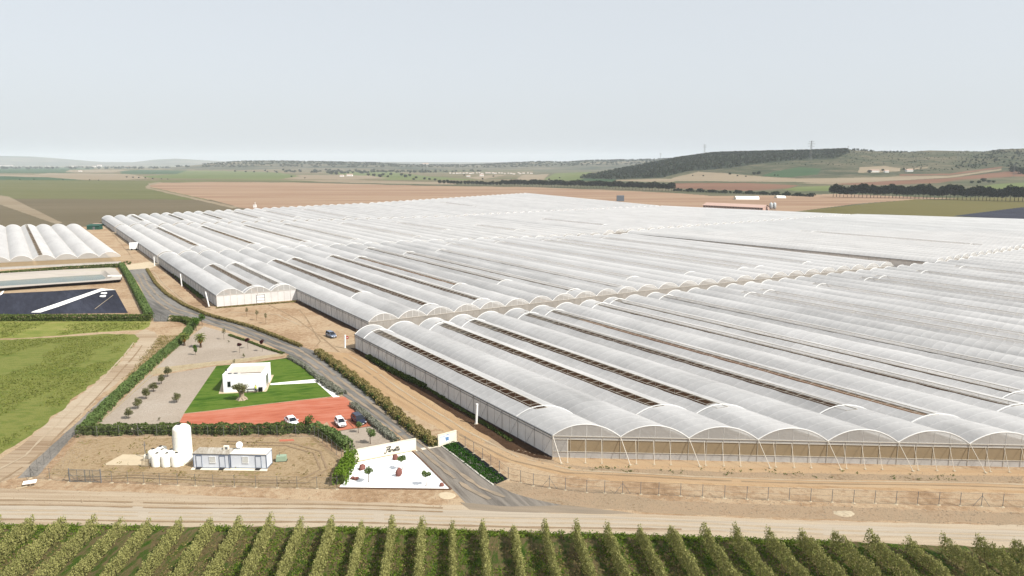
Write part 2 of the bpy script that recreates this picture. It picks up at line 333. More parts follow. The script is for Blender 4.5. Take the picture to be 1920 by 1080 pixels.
# ---------------------------------------------------------------- terrain in metres: ridges built from the surveyed skyline
def prof(pts,x):
    return np.interp(x,[p[0] for p in pts],[p[1] for p in pts])
R1=[(-800,332),(900,332),(1000,331),(1060,329),(1130,322),(1200,310.5),(1250,301),(1300,294),(1340,288.5),(1400,287.5),(1450,286),(1500,285),(1560,283),(1590,282),(1640,284),(1700,285.5),(1740,282.5),(1800,284),(1840,285),(1880,280.5),(1920,279),(2100,276),(2700,270)]
R2=[(-800,318),(300,317),(380,309),(450,303.5),(520,303),(600,304),(640,304.5),(700,305.5),(760,309),(830,310),(900,309),(960,306),(1010,304),(1060,305),(1100,302),(1160,301),(1210,300),(1300,296),(2700,290)]
R3=[(-800,290),(0,292.5),(60,293.5),(120,298),(190,303.5),(250,304),(290,299.5),(330,297.5),(360,299),(420,302.5),(600,303),(900,304.5),(1050,303),(1120,300),(1250,299),(2700,299)]
def sm(t): t=np.clip(t,0,1); return t*t*(3-2*t)
def vnoise(x,y,seed=0):
    r=np.zeros_like(x)
    rr=np.random.default_rng(seed)
    for k in range(9):
        f=2**(k*.55); a=rr.uniform(0,6.28); r+=np.sin((x*math.cos(a)+y*math.sin(a))*f+rr.uniform(0,6.28))/f
    return r/3
def height(xp,Y):
    """xp = bearing column, Y = depth; hills only beyond about 1.2 km"""
    X=(xp-960)/FF*Y
    h=np.zeros_like(Y)
    h1=50+(HY-prof(R1,xp))*2600/FF
    h1=np.maximum(h1,0)
    n=vnoise(X/260,Y/420,1)
    up=sm((Y-1250)/1350)**1.25; dn=1-sm((Y-2750)/1600)
    h=np.maximum(h,h1*up*dn*(1+.0*n)+np.where(h1>4,n*7*np.minimum(1,h1/60)*up*dn*np.clip(np.abs(2600-Y)/500,0,1),0))
    h2=np.maximum(50+(HY-prof(R2,xp))*5800/FF,0)+vnoise(X/700,Y/900,2)*6
    up=sm((Y-4300)/1500); dn=1-sm((Y-6000)/1800); h=np.maximum(h,h2*up*dn)
    h3=np.maximum(50+(HY-prof(R3,xp))*14500/FF,0)
    up=sm((Y-11500)/3000); dn=1-sm((Y-14600)/3000); h=np.maximum(h,h3*up*dn)
    return h
def hz(X,Y):
    return float(height(np.array([X/Y*FF+960.]),np.array([float(Y)]))[0]) if Y>1200 else 0.0
def gh(x,y):
    """first terrain point under picture column x seen at row y"""
    if y>362: return (*g(x,y),0.0)
    Ys=np.concatenate([np.linspace(1150,3200,900),np.linspace(3200,17000,700)]); xs=np.full_like(Ys,float(x)); hh=height(xs,Ys)
    yy=HY-(hh-H)*FF/Ys
    k=np.argmax(yy<=y) if (yy<=y).any() else len(Ys)-1
    return ((x-960)/FF*Ys[k],Ys[k],hh[k])
FIELDS=[ # (material, polygon seen from the survey point); first hit wins
('forestfloor',[(1085,334),(1130,324),(1200,311),(1280,296),(1340,287),(1450,282),(1585,278),(1592,285),(1570,297),(1500,300),(1430,306),(1370,315),(1290,321),(1240,333),(1150,336)]),
('field_tan',[(-40,362),(8,368),(105,418),(92,420),(-40,372)]),
('field_tan',[(268,352),(276,343.5),(300,341),(300,342.5),(280,346),(276,351),(440,388),(430,390)]),
('field_green',[(-700,338),(0,337),(300,338.5),(430,341),(300,341.5),(272,349),(330,362),(385,374),(0,372),(-700,372)]),
('field_brown',[(-700,372),(0,372),(390,374),(445,389),(500,396),(300,420),(-700,452)]),
('liner',[(1800,404.5),(1920,389),(2700,330),(2700,420),(1920,412)]),
('field_olive',[(1500,396),(1640,381),(1720,373.5),(1800,374),(1920,379),(1920,389),(1800,404),(1790,440),(1500,440)]),
('field_red',[(1300,367),(1500,366),(1570,363),(1800,372),(1720,374),(1620,381),(1500,396),(1420,400),(1300,400)]),
('field_red',[(272,349),(290,342.5),(400,341),(560,342),(830,348.5),(830,440),(520,440),(445,390)]),
('field_red',[(830,348.5),(1000,350.5),(1260,361),(1330,366),(1330,440),(830,440)]),
('field_olive',[(1760,370),(2700,372),(2700,392),(1920,389)]),
# left plain
('field_emerald',[(-700,329),(0,330),(90,332.5),(160,337.5),(-700,337.5)]),
('field_tan',[(-700,327.5),(60,327),(90,324.5),(240,326),(262,330),(150,337),(90,332),(-700,329)]),
('field_tan',[(262,330),(280,334),(230,337),(150,337)]),
('field_emerald',[(225,321),(260,318.5),(350,319.5),(330,326),(225,326)]),
('field_light',[(350,319.5),(420,320),(520,323),(560,330),(520,336.5),(300,334),(250,331),(330,326)]),
('field_green',[(280,334),(520,336.5),(600,340),(300,339)]),
('field_tan',[(560,328),(690,328.5),(730,334),(640,336),(480,334.5)]),
('field_tan',[(500,337),(640,336.5),(860,342),(850,346),(640,342)]),
('field_tan',[(130,318),(240,318.5),(210,323),(120,322.5)]),
('field_emerald',[(-700,314),(0,314.5),(110,313.5),(180,316),(130,324),(-700,327)]),
('field_light',[(600,323),(720,321),(800,330),(900,337),(730,337)]),
('field_tan',[(870,333),(930,327),(950,328),(905,336)]),
('field_tan',[(965,337.5),(980,328),(1030,326),(1020,336.5)]),
('field_light',[(1020,336),(1040,325),(1110,322),(1100,333),(1080,339)]),
('field_emerald',[(1085,338),(1100,326),(1160,334),(1150,340)]),
('field_tan',[(1130,338.5),(1240,334.5),(1280,336),(1260,341)]),
# right slopes
('field_red2',[(1262,343),(1400,342.5),(1500,347),(1480,353),(1400,357.5),(1262,352.5)]),
('field_light',[(1470,355),(1500,349.5),(1560,348),(1560,357.5),(1500,358)]),
('field_tan',[(1262,333.5),(1310,321.5),(1360,324.5),(1435,331),(1500,334.5),(1700,331),(1700,334),(1520,341),(1262,339)]),
('field_tan',[(1610,324),(1612,313.5),(1660,311),(1690,315),(1688,321),(1650,323)]),
('field_tan',[(1695,316),(1745,312.5),(1740,315),(1700,319)]),
('field_red2',[(1690,326.5),(1780,325.5),(1880,312),(1880,315),(1780,328.5),(1690,329)]),
('field_tan',[(1500,343),(1690,330),(1780,329.5),(1880,316),(1880,319),(1780,333),(1700,337),(1560,345)]),
('field_red2',[(1560,345),(1700,337.5),(1780,334),(1900,320),(2300,312),(2300,326),(1900,331),(1800,337),(1760,343),(1640,347)]),
('field_light',[(1826,351),(1870,345),(1990,338),(2300,330),(2300,352),(1900,356)]),
('field_emerald',[(1430,330),(1455,321),(1500,313),(1540,316),(1535,327),(1480,332)]),
('hill',[(1250,320),(1330,318),(1440,306),(1560,302),(1600,290),(1600,278),(2700,262),(2700,330),(1900,312),(1780,325),(1500,334),(1360,323),(1262,326)]),
]
def inpoly(xs,ys,poly):
    r=np.zeros(xs.shape,bool); n=len(poly)
    for i in range(n):
        x1,y1=poly[i]; x2,y2=poly[(i+1)%n]
        c=((y1>ys)!=(y2>ys))&(xs<(x2-x1)*(ys-y1)/(y2-y1+1e-12)+x1); r^=c
    return r
def terrain():
    xs=np.concatenate([np.arange(-520,900,3.0),np.arange(900,1960,1.6),np.arange(1960,2440,4.0)]); 
    dn=FF*50/(np.arange(450,332,-.8)-HY)
    rows=np.concatenate([dn[dn<1180],np.arange(1180,2000,6.0),np.arange(2000,2800,9.0),np.linspace(2812,3600,45),np.geomspace(3650,4300,10),np.linspace(4400,6200,26),np.geomspace(6400,11000,14),np.linspace(11300,15000,16),np.geomspace(15500,18200,5)])
    XX,YY=np.meshgrid(xs,rows); Hh=height(XX,YY); WX=(XX-960)/FF*YY
    nr,nc=XX.shape
    cx=(XX[:-1,:-1]+XX[1:,1:])/2; cyy=(YY[:-1,:-1]+YY[1:,:-1])/2; ch=(Hh[:-1,:-1]+Hh[1:,1:])/2
    cpy=HY-(ch-H)*FF/cyy
    reg=np.full(cx.shape,-1); cx=cx+vnoise(cyy/14,cx/5,8)*2.2*(cyy>1200); cpy=cpy+vnoise(cx/9,cyy/60,9)*.45*(cyy>1200)
    for k,(mn,poly) in enumerate(FIELDS):
        hit=inpoly(cx,cpy,poly)&(reg<0)&(cyy<9000)
        if poly[0][1]>366 or poly[0][0] in(830,) or (mn in('field_red','field_brown','field_green','liner')): hit&=(cyy<2200)
        reg[hit]=k
    far=(reg<0)
    reg[far&(cyy>4200)&(ch>8)]=-3
    reg[(reg==-1)&(cyy>1900)&(cx<1000)]=-2
    reg[(reg==-1)&(ch>25)]=-4
    reg[(reg==-1)&(cyy<760)&(cx<1300)]=-5
    idx=np.arange(nr*nc).reshape(nr,nc)
    V=np.stack([WX,YY,Hh],-1).reshape(-1,3)
    for k in np.unique(reg):
        mask=reg==k
        q=np.stack([idx[:-1,:-1][mask],idx[:-1,1:][mask],idx[1:,1:][mask],idx[1:,:-1][mask]],-1)
        u,inv=np.unique(q,return_inverse=True); inv=inv.reshape(q.shape)
        me=bpy.data.meshes.new('f'); me.from_pydata(V[u].tolist(),[],inv.tolist()); me.polygons.foreach_set('use_smooth',[True]*len(me.polygons))
        nm,mt={-1:('terrain','scrub'),-2:('plain','farplain'),-3:('far_hills','farhill'),-4:('hill','hill'),-5:('ground','dirt')}.get(int(k),('field',None))
        if mt is None: mt=FIELDS[k][0]
        me.name=nm; me.materials.append(M[mt]); o=bpy.data.objects.new(nm,me); C.objects.link(o); struct(o)
    YB=rows[0]
    m=MB()
    xa,xb=(xs[0]-960)/FF*YB,(xs[-1]-960)/FF*YB
    n=24
    for i in range(n):
        for j in range(n):
            x0=xa+(xb-xa)*i/n;x1=xa+(xb-xa)*(i+1)/n;y0=-60+(YB+60)*j/n;y1=-60+(YB+60)*(j+1)/n
            m.quad((x0,y0,0),(x1,y0,0),(x1,y1,0),(x0,y1,0))
    struct(m.build('ground','dirt'))
    # wings so that the far sheet has no open sides near the camera
    return YB
YB=terrain()
# ---------------------------------------------------------------- near ground, traced sheets
area('dirt_road',[(-500,905),(0,915),(300,925),(640,940),(930,950),(1250,966),(1500,975),(1920,985),(2500,1000),(2500,1060),(1920,1030),(1300,1008),(640,992),(0,986),(-500,990)],'road_dirt',.004,.25)
area('dirt_road',[(-500,950),(0,948),(640,952),(930,958),(1250,972),(1500,982),(1920,996),(2500,1012),(2500,1040),(1920,1016),(1300,994),(640,978),(0,972),(-500,975)],'road_pale',.009,.2)
area('orchard_ground',[(-700,984),(0,984),(640,989),(1300,1006),(1700,1021),(1920,1028),(2600,1050),(2900,1500),(-1100,1500)],'orchard',.012,.3)
area('bank',[(905,902),(960,905),(1100,915),(1230,937),(1400,945),(1600,951),(1920,962),(2500,975),(2500,990),(1920,985),(1500,972),(1250,963),(1080,950),(980,938),(920,920)],'bank',.008,.3)
area('dirt_track',[(855,822),(905,850),(960,868),(1040,888),(1150,903),(1400,912),(1920,925),(2500,940),(2500,922),(1920,905),(1400,896),(1180,888),(1060,872),(990,842),(900,800),(700,680),(650,662),(600,658),(700,735)],'dirt_track',.006,.3)
area('ochre_track',[(858,826),(915,846),(975,866),(1060,886),(1180,900),(1400,908),(1700,915),(2400,930),(2400,918),(1700,902),(1400,896),(1180,889),(1080,878),(1000,862),(930,838),(870,818)],'ochre',.010,.2)
area('bank',[(900,835),(930,850),(985,868),(1100,888),(1250,896),(1700,902),(1920,908),(1920,888),(1500,882),(1100,866),(1040,862),(990,845),(930,815)],'bank',.008,.3)
area('dark_soil_strip',[(655,652),(672,653),(1036,858),(1034,863),(1000,858),(950,842),(880,796),(760,722),(700,684)],'wallshade',.010,.25)  # shadow along the foot of the side walls, painted as dark ground strips
area('dark_soil_strip',[(556,563),(668,613),(668,622),(640,612),(550,566)],'wallshade',.010,.2)
area('dark_soil_strip',[(302,488),(395,577),(385,577),(300,500)],'wallshade',.010,.2)
area('ochre_verge',[(1036,858),(1920,882),(2500,898),(2500,905),(1920,893),(1400,886),(1100,876),(1040,868)],'ochre',.012,.2)
area('asphalt_road',[(240,505),(275,503),(300,535),(320,555),(350,575),(430,598),(500,625),(560,648),(595,660),(640,695),(700,735),(760,790),(820,836),(781,842),(770,832),(740,810),(660,752),(646,744),(600,705),(548,668),(500,645),(430,620),(380,604),(350,596),(318,590),(315,603),(288,603),(287,590),(262,535)],'asphalt',.014)
area('asphalt_road',[(777,846),(828,836),(870,866),(900,892),(926,908),(960,924),(1010,938),(1060,948),(960,956),(880,950),(866,936),(846,916),(810,880)],'asphalt2',.016,.1)
area('concrete_sill',[(780,842),(826,834),(828,837),(780,846)],'concrete',.02)
area('gravel_garden',[(178,799),(345,640),(383,612),(430,625),(470,640),(520,658),(535,666),(480,676),(406,685),(345,776),(332,812),(180,812)],'gravel',.008)
area('gravel_path',[(290,700),(400,683),(540,664),(560,669),(548,671),(406,686),(285,706)],'dirt',.012)
area('limestone_edging',[(284,692),(300,689),(400,678),(440,674),(534,662),(536,666),(440,681),(400,685),(280,704)],'limestone',.016,.12)
area('lawn',[(345,775),(406,686),(470,681),(540.6,670.5),(570,685),(583,695),(598,712),(624,743),(500,757),(400,769)],'grass',.012)
area('red_car_park',[(345,776),(400,769.5),(500,757.5),(624,743.5),(647,744),(660,757),(704,797),(625,809),(613,791),(590,808),(330,813),(332,800)],'red',.014)
area('gravel_bay',[(613,790),(625,809.6),(704,797.8),(750,832),(752,846),(655,862),(640,838)],'gravel',.012)
for a in ([(630.6,771),(651,789.5),(662,802),(663.4,801.6),(652.2,789)],[(679,783),(690,800),(691,800),(680,782.6)]):
    area('bay_kerb',a,'brownedge',.03)
area('paved_path',[(507,719),(590,711),(598,705.7),(601.5,706.5),(637,744),(625,745),(594,717.5),(507,722)],'whiteslab',.018)
area('terrace',[(410,738.5),(498,734.5),(500.5,733),(513.5,703),(500,703),(420,706)],'slab',.02)
area('white_gravel_bed',[(635.6,914.7),(665.6,868),(773,846.6),(845.6,917.5)],'whitegravel',.014)
area('planting_bed',[(829,836.5),(857,826),(953,898),(926,910),(900,892),(868,866)],'weedsheet',.016)
area('compound_ground',[(85,893),(150,822),(590,820),(640,862),(630,917),(300,905)],'dry',.006,.3)
area('concrete_pad',[(193,872),(230,852),(275,853),(282,873)],'slab',.02)
area('concrete_pad',[(282,873),(290,856),(335,850),(365,852),(366,860),(343,874)],'concrete',.022)
area('concrete_pad',[(357,881),(363,874),(502,879),(501,883.5)],'concrete',.022)
area('meadow',[(-500,597),(0,597),(283,601),(280,612),(270,618),(200,622),(60,633),(0,635),(-500,640)],'meadow2',.006,.25)
area('meadow',[(-500,642),(0,637),(60,635),(200,626),(252,627),(262,634),(225,678),(180,715),(130,755),(60,815),(0,852),(-500,1000)],'meadow',.006,.5)
area('dirt_track',[(270,618),(290,622),(300,640),(255,690),(190,740),(110,820),(60,880),(0,905),(-300,930),(-300,960),(0,862),(60,818),(130,757),(180,717),(225,680),(262,636),(252,627)],'road_dirt',.005,.3)
area('weedy_verge',[(300,628),(345,628),(290,680),(190,775),(165,790),(180,760),(240,705),(275,668)],'dry',.009,.35)
area('grey_gravel_strip',[(32,897),(60,868),(130,805),(195,745),(215,735),(175,782),(140,815),(70,893)],'greygravel',.011,.12)
area('red_patch',[(524,824),(550,823),(552,827),(524,828)],'red',.014,.1)
M['dusty']=ground_mat('dusty_asphalt',[(156,144,128),(176,160,140),(196,176,152)],.15,1,(12,1,1),R(-8),bstr=.2,speck=.2,k=.7)
area('dusty_apron',[(862,942),(960,950),(1060,947),(1120,954),(1190,963),(1100,963),(960,960),(880,955)],'dusty',.0195,.12)
M['rut']=ground_mat('wheel_rut',[(172,146,116),(188,164,134)],.3,2,bstr=.6,speck=.3,k=.7); M['rutpale']=ground_mat('pale_wheel_track',[(198,178,150),(214,196,170)],.3,2,bstr=.4,speck=.2,k=.74)
def rut(pts,w,mat,z,dash=0):
    P=[g(*p) for p in pts]; L_=[];R_=[]; rd=random.Random(len(pts)+int(pts[0][0])); Q=[]
    for a,b in zip(P,P[1:]):
        n=max(2,int(math.dist(a,b)/1.5)); Q+=[lerp(a,b,i/n) for i in range(n)]
    for i in range(1,len(Q)):
        a,b=Q[i-1],Q[i]; l=math.dist(a,b); nx,ny=-(b[1]-a[1])/l,(b[0]-a[0])/l; ww=w*rd.uniform(.4,1.2); off=.25*math.sin(i*.21); L_.append((b[0]+nx*(ww+off),b[1]+ny*(ww+off))); R_.append((b[0]-nx*(ww-off),b[1]-ny*(ww-off)))
    m=MB()
    for i in range(len(L_)-1):
        if rd.random()<.03: continue
        m.quad((*L_[i],z),(*R_[i],z),(*R_[i+1],z),(*L_[i+1],z))
    struct(m.build('wheel_track',mat))
for k,(pts,mt) in enumerate([([(-100,958),(300,960),(700,966),(1100,973),(1500,990),(2000,1010)],'rutpale'),([(-100,965),(300,967),(700,974),(1100,981),(1500,998),(2000,1019)],'rutpale'),([(-100,947),(250,950),(600,955),(850,959)],'rut'),([(-100,938),(250,941),(600,947),(850,952)],'rut'),([(-100,975),(400,977),(900,985),(1300,995)],'rut'),
 ([(640,668),(700,706),(800,775),(860,815),(960,862),(1060,886),(1300,900),(2000,917)],'rut'),([(650,664),(712,702),(812,770),(872,808),(975,857),(1075,881),(1300,895),(2000,911)],'rutpale'),([(560,580),(585,612),(600,640),(585,655)],'rut'),([(500,570),(560,600),(600,632),(640,662)],'rut'),([(420,585),(520,590),(570,612)],'rutpale'),
 ([(290,515),(320,545),(360,575),(400,582)],'rut'),([(285,508),(312,538),(352,570)],'rutpale'),([(252,640),(200,705),(120,780),(50,855),(-40,900)],'rutpale'),([(268,645),(215,712),(135,790),(68,862),(-20,915)],'rut'),([(200,425),(225,455),(250,485)],'rut'),
 ([(120,898),(250,892),(420,898),(560,900),(600,880),(590,850),(540,835),(400,832)],'rut'),([(120,902),(250,897),(420,903),(575,905),(612,880),(602,846),(548,830),(400,827)],'rut')]):
    rut(pts,.24,mt,.0225+.003*k)
for k,pts in enumerate([[(265,512),(290,550),(330,580),(430,608),(560,655),(650,720),(760,808),(800,838),(900,915),(960,940)],[(256,514),(280,553),(322,586),(425,614),(550,660),(640,726),(748,812),(788,843),(880,918),(930,944)]]): rut(pts,.4,'dusty',.075+.003*k)
# greenhouse floors
def uvarea(name,pts,mat,z): 
    m=MB(); m.quad(*[(*W(*p),z) for p in pts]); return struct(m.build(name,mat))
uvarea('greenhouse_soil',[(.5,0),(110,-78),(300,-88),(300,62),(110,78),(.5,88)],'soil',.03)
uvarea('greenhouse_soil',[(9.7,101),(252,76),(252,242),(-18,296),(-18,169.5),(9.7,168)],'soil',.03)
# ---------------------------------------------------------------- greenhouses
EAVE=3.95; RISE=2.1
def greenhouse(label,FL,FR,BR,BL,N,rows=None,openings={},closed=(0,1),near=False,front='net',left=True,gab=True,right=False,group='multi-span plastic greenhouse blocks',mat='film',backg=True,rise=RISE):
    """four corners in (across, along) metres of the greenhouse grid; N arched spans side by side"""
    c=W(*FL); root=thing('greenhouse',(c[0],c[1],0),label,'greenhouse',group)
    rd=random.Random(int(FL[0]*7+FL[1]))
    K=12
    def pt(i,s,t=0,z=0):
        f=lerp(FL,FR,(i+t)/N); b=lerp(BL,BR,(i+t)/N); p=lerp(f,b,s); w=W(*p); return (w[0],w[1],z)
    def arch(t): return EAVE+rise*(1-abs(2*t-1)**2.15)
    for i in range(N):
        L=math.dist(pt(i,0)[:2],pt(i,1)[:2]); nr=rows or max(2,int(L/10)); 
        if near: nr=max(4,int(L/2.5))
        op=openings.get(i); m=MB(); wob=[rd.uniform(-.09,.07) for _ in range(nr+1)]
        ts=[k/K for k in range(K+1)]
        if op: ts=[0,.07,.15,.22,.28,.46,.5,.58,.67,.75,.83,.92,1]
        grid=[]
        for r in range(nr+1):
            s=r/nr; row=[]
            for t in ts:
                z=arch(t)+wob[r]*math.sin(math.pi*t)
                if op and op[0]<=s<=op[1] and t<.31: z-=.28*math.sin(math.pi*min(1,t/.31)*.9)   # slack, rolled-down film
                row.append(pt(i,s,t,z))
            grid.append(row)
        n=len(ts)
        for r in grid: m.v+=r
        for r in range(nr):
            for k in range(n-1):
                sm_=(r+.5)/nr
                if op and op[0]<=sm_<=op[1] and k==4: continue
                a=r*n+k; m.f.append((a,a+1,a+n+1,a+n)); v0,v1=L*r/nr,L*(r+1)/nr
                m.uv.append(((ts[k],v0),(ts[k+1],v0),(ts[k+1],v1),(ts[k],v1)))
        sp=m.build('roof_span',mat,root,smooth=True)
        if op:
            q=MB(); r0=max(0,int(op[0]*nr)); r1=min(nr,int(math.ceil(op[1]*nr)))
            for r in range(r0,r1+1):
                pp=[pt(i,r/nr,t,arch(t)+.02) for t in (.285,.34,.40,.465)]; q.path(pp,.04 if near else .06,3)
                if r%2==0: a=pt(i,r/nr,.47,0); q.bar((a[0],a[1],arch(.47)-1.3),(a[0],a[1],arch(.47)),.035,3)
            for t,rr in ((.295,.04),(.46,.09)):
                q.path([pt(i,r/nr,t,arch(t)+.03) for r in range(r0,r1+1,4)]+[pt(i,r1/nr,t,arch(t)+.03)],rr,4)
            q.build('vent_frame','tube',sp)
            for s in op:
                if .02<s<.98:
                    h=MB(); h.path([pt(i,s,t/14,arch(t/14)+.06) for t in range(15)],.11,4); h.build('hoop','whitemetal',sp)
        if gab:
            for s,nm in ((0,'gable'),)+(((1,'gable'),) if backg else ()):
                q=MB(); P=[pt(i,s,t/14,arch(t/14)-.01) for t in range(15)]; 
                for a,b in zip(P,P[1:]):
                    q.quad((a[0],a[1],EAVE-.02),(b[0],b[1],EAVE-.02),b,a); q.uv.append(((0,0),(1,0),(1,1),(0,1)))
                ga=q.build(nm,'gable',root)
                h=MB(); h.path([pt(i,s,t/14,arch(t/14)+.05) for t in range(15)],.09,4)
                if near:
                    for t in (.28,.5,.72): a=pt(i,s,t,0); h.bar((a[0],a[1],EAVE),(a[0],a[1],arch(t)),.04,3)
                h.build('hoop','whitemetal',ga)
    # gutters
    q=MB()
    for i in range(N+1): a=pt(i,0,0,EAVE-.05); b=pt(i,1,0,EAVE-.05); q.bar(a,b,.16,4)
    q.build('gutter','tube',root)
    # end walls
    for s,style in ((0,front),(1,'film' if backg else None)):
        if style is None: continue
        m=MB(); m2=MB(); m3=MB(); fr=MB()
        for i in range(N):
            a=pt(i,s); b=pt(i+1,s)
            def strip(mm,z0,z1,a=a,b=b): mm.quad((a[0],a[1],z0),(b[0],b[1],z0),(b[0],b[1],z1),(a[0],a[1],z1)); mm.uv.append(((0,0),(1,0),(1,1),(0,1)))
            if style=='net' and not (i==0):
                strip(m2,.02,1.15); strip(m3,1.15,3.35); strip(m,3.35,EAVE-.02)
            elif style=='net':
                k=.23; cc=lerp(a,b,k)
                m.quad((a[0],a[1],.02),(cc[0],cc[1],.02),(cc[0],cc[1],EAVE-.02),(a[0],a[1],EAVE-.02)); m.uv.append(((0,0),(1,0),(1,1),(0,1)))
                a0=a; a=cc; strip(m2,.02,1.15,cc,b); strip(m3,1.15,3.35,cc,b); strip(m,3.35,EAVE-.02,cc,b); a=a0
            else: strip(m,.02,EAVE-.02)
            nx,ny=(b[1]-a[1]),-(b[0]-a[0]); l=math.hypot(nx,ny); nx/=l; ny/=l
            for z in ((1.15,3.35,EAVE-.05) if style=='net' else (EAVE-.05,)):
                fr.bar((a[0]+nx*.06,a[1]+ny*.06,z),(b[0]+nx*.06,b[1]+ny*.06,z),.06 if z>3.6 else .045,4)
            if near:
                for t in (0,.26,.5,.74): p=lerp(a,b,t); fr.bar((p[0]+nx*.05,p[1]+ny*.05,0),(p[0]+nx*.05,p[1]+ny*.05,EAVE),.035,4)
        m.build('end_wall','gable' if style=='net' else ('wallfilm' if front=='white' else 'endfilm'),root)
        if style=='net': m2.build('skirt','netlow',root); m3.build('insect_net','net',root)
        fr.build('wall_frame','tube',root)
    for flag,i in ((left,0),(right,N)):
        if not flag: continue
        m=MB(); nn=max(2,int(math.dist(pt(i,0)[:2],pt(i,1)[:2])/5))
        for r in range(nn):
            a=pt(i,r/nn); b=pt(i,(r+1)/nn); m.quad((a[0],a[1],.1),(b[0],b[1],.1),(b[0],b[1],EAVE-.1),(a[0],a[1],EAVE-.1)); m.uv.append(((0,r*5),(0,r*5+5),(1,r*5+5),(1,r*5)))
        m.build('side_wall','wallfilm',root)
        ux,uy=-UX[0]*.12,-UX[1]*.12
        if i: ux,uy=-ux,-uy
        q=MB(); a=pt(i,0,0,EAVE); b=pt(i,1,0,EAVE); q.bar((a[0]+ux*1.3,a[1]+uy*1.3,EAVE+.05),(b[0]+ux*1.3,b[1]+uy*1.3,EAVE+.05),.16,4); q.bar((a[0]+ux,a[1]+uy,EAVE-.55),(b[0]+ux,b[1]+uy,EAVE-.55),.05,4)
        q.build('eave_rail','grey',root)
        q=MB()
        for r in range(nn+1):
            a=pt(i,r/nn); q1=MB(); q1.bar((a[0]+ux,a[1]+uy,0),(a[0]+ux,a[1]+uy,EAVE),.05,4)
            if near or r%2==0: q1.build('side_post','galv',root)
            if near and r<nn:
                b=pt(i,(r+.5)/nn); ex=ux*7; ey=uy*7
                q.bar((a[0]+ux,a[1]+uy,EAVE-.1),(b[0]+ux,b[1]+uy,.0),.022,3); q.bar((b[0]+ux,b[1]+uy,EAVE-.1),(b[0]+ux*1.5,b[1]+uy*1.5,.0),.022,3)
        if near: q.build('bracing_wire','galv',root)
        q=MB(); a=pt(i,0,0,.0); b=pt(i,1,0,.0); mid=((a[0]+b[0])/2+ux,(a[1]+b[1])/2+uy,0); q.box(mid,(.12,math.dist(a[:2],b[:2]),.14),math.atan2(b[1]-a[1],b[0]-a[0])-math.pi/2); q.build('footing','darkrim',root)
    return root,pt
def fr(FL,FR,BR,BL,N,lst):
    """vent spans given as (span, along_start, along_end) in metres of the grid"""
    d={}
    for i,v0,v1 in lst:
        t=(i+.5)/N; f=lerp(FL,FR,t)[1]; b=lerp(BL,BR,t)[1]; d[i]=((v0-f)/(b-f),(v1-f)/(b-f))
    return d
# block nearest the camera
FL,FR,BR,BL=(0,0),(110.4,-84),(110.4,79.5),(0,88.5)
op=[(0,8,82),(2,-4,80),(3,-10,78),(5,-23,77),(6,-35,76),(8,-41,76),(9,-38,78),(11,-48,74)]
GA,pA=greenhouse('wide plastic greenhouse nearest the camera, long brown roof vents and a skewed netted front wall',FL,FR,BR,BL,12,openings=fr(FL,FR,BR,BL,12,op),near=True,mat='film_open',backg=True)
# guy struts of the skewed front
for i in range(0,9):
    a=pA(i,0); b=pA(i+1,0); nx,ny=(b[1]-a[1]),-(b[0]-a[0]); l=math.hypot(nx,ny); nx/=l; ny/=l; tx,ty=(b[0]-a[0])/l,(b[1]-a[1])/l
    p=(a[0]+nx*2.6+tx*1.5,a[1]+ny*2.6+ty*1.5,0); q=MB(); q.bar((a[0]+nx*.1,a[1]+ny*.1,EAVE),p,.05,4); o=q.build('guy_strut','tube',GA); q=MB(); q.box(p,(.5,.4,.12),.4); q.build('anchor_block','stone',o)
    for t in (.22,.48,.72):
        c=lerp(a,b,t); p=(c[0]+nx*2.2,c[1]+ny*2.2,0); q=MB(); q.bar((c[0]+nx*.1,c[1]+ny*.1,3.5),p,.035,3); o=q.build('guy_strut','tube',GA); q=MB(); q.box(p,(.42,.32,.1),.2); q.build('anchor_block','stone',o)
FL,FR,BR,BL=(110.4,-84),(294.4,-88),(294.4,62),(110.4,79.5)
greenhouse('broad run of white greenhouse spans continuing the nearest block to the right edge',FL,FR,BR,BL,20,rows=24,openings={k:(.08,.9) for k in (2,3,6,9,10,13,16)},left=False,mat='film_open')
FL,FR,BR,BL=(9.2,100.8),(110.4,93.2),(110.4,280),(9.2,295)
op=[(1,138,240),(2,106,241),(4,104,240),(5,134,228),(7,131,260),(8,101,232),(10,97,232)]
GB,pB=greenhouse('second greenhouse block back, pale arched ends lined up behind the nearest block',FL,FR,BR,BL,11,openings=fr(FL,FR,BR,BL,11,op),near=True,mat='film_open',front='film')
FL,FR,BR,BL=(110.4,93.2),(253,75),(248,240),(110.4,280)
greenhouse('middle run of greenhouse spans beside the cross lane, faint grey vents',FL,FR,BR,BL,15,rows=20,openings={k:(.1,.88) for k in (1,4,7,8,11)},left=False,right=True,front='film',mat='film')
FL,FR,BR,BL=(-18.4,170.5),(9.2,167.5),(9.2,295),(-18.4,299)
GB1,pB1=greenhouse('short three-span greenhouse wing with a white end wall and door facing the dirt yard',FL,FR,BR,BL,3,openings=fr(FL,FR,BR,BL,3,[(1,172,240),(2,171,239)]),near=True,mat='film_open',front='white')
a=pB1(1,0,.45); b=pB1(1,0,.75); d=MB(); n_=(.5*UX[0],.5*UX[1])
nx,ny=-VX[0]*.08,-VX[1]*.08
d.quad((a[0]+nx,a[1]+ny,.1),(b[0]+nx,b[1]+ny,.1),(b[0]+nx,b[1]+ny,3),(a[0]+nx,a[1]+ny,3)); dd=d.build('door','whitemetal',GB1)
d=MB()
for z in (.1,1,2,3): d.bar((a[0]+nx*2,a[1]+ny*2,z),(b[0]+nx*2,b[1]+ny*2,z),.05,4)
for p in (a,b): d.bar((p[0]+nx*2,p[1]+ny*2,0),(p[0]+nx*2,p[1]+ny*2,3.1),.06,4)
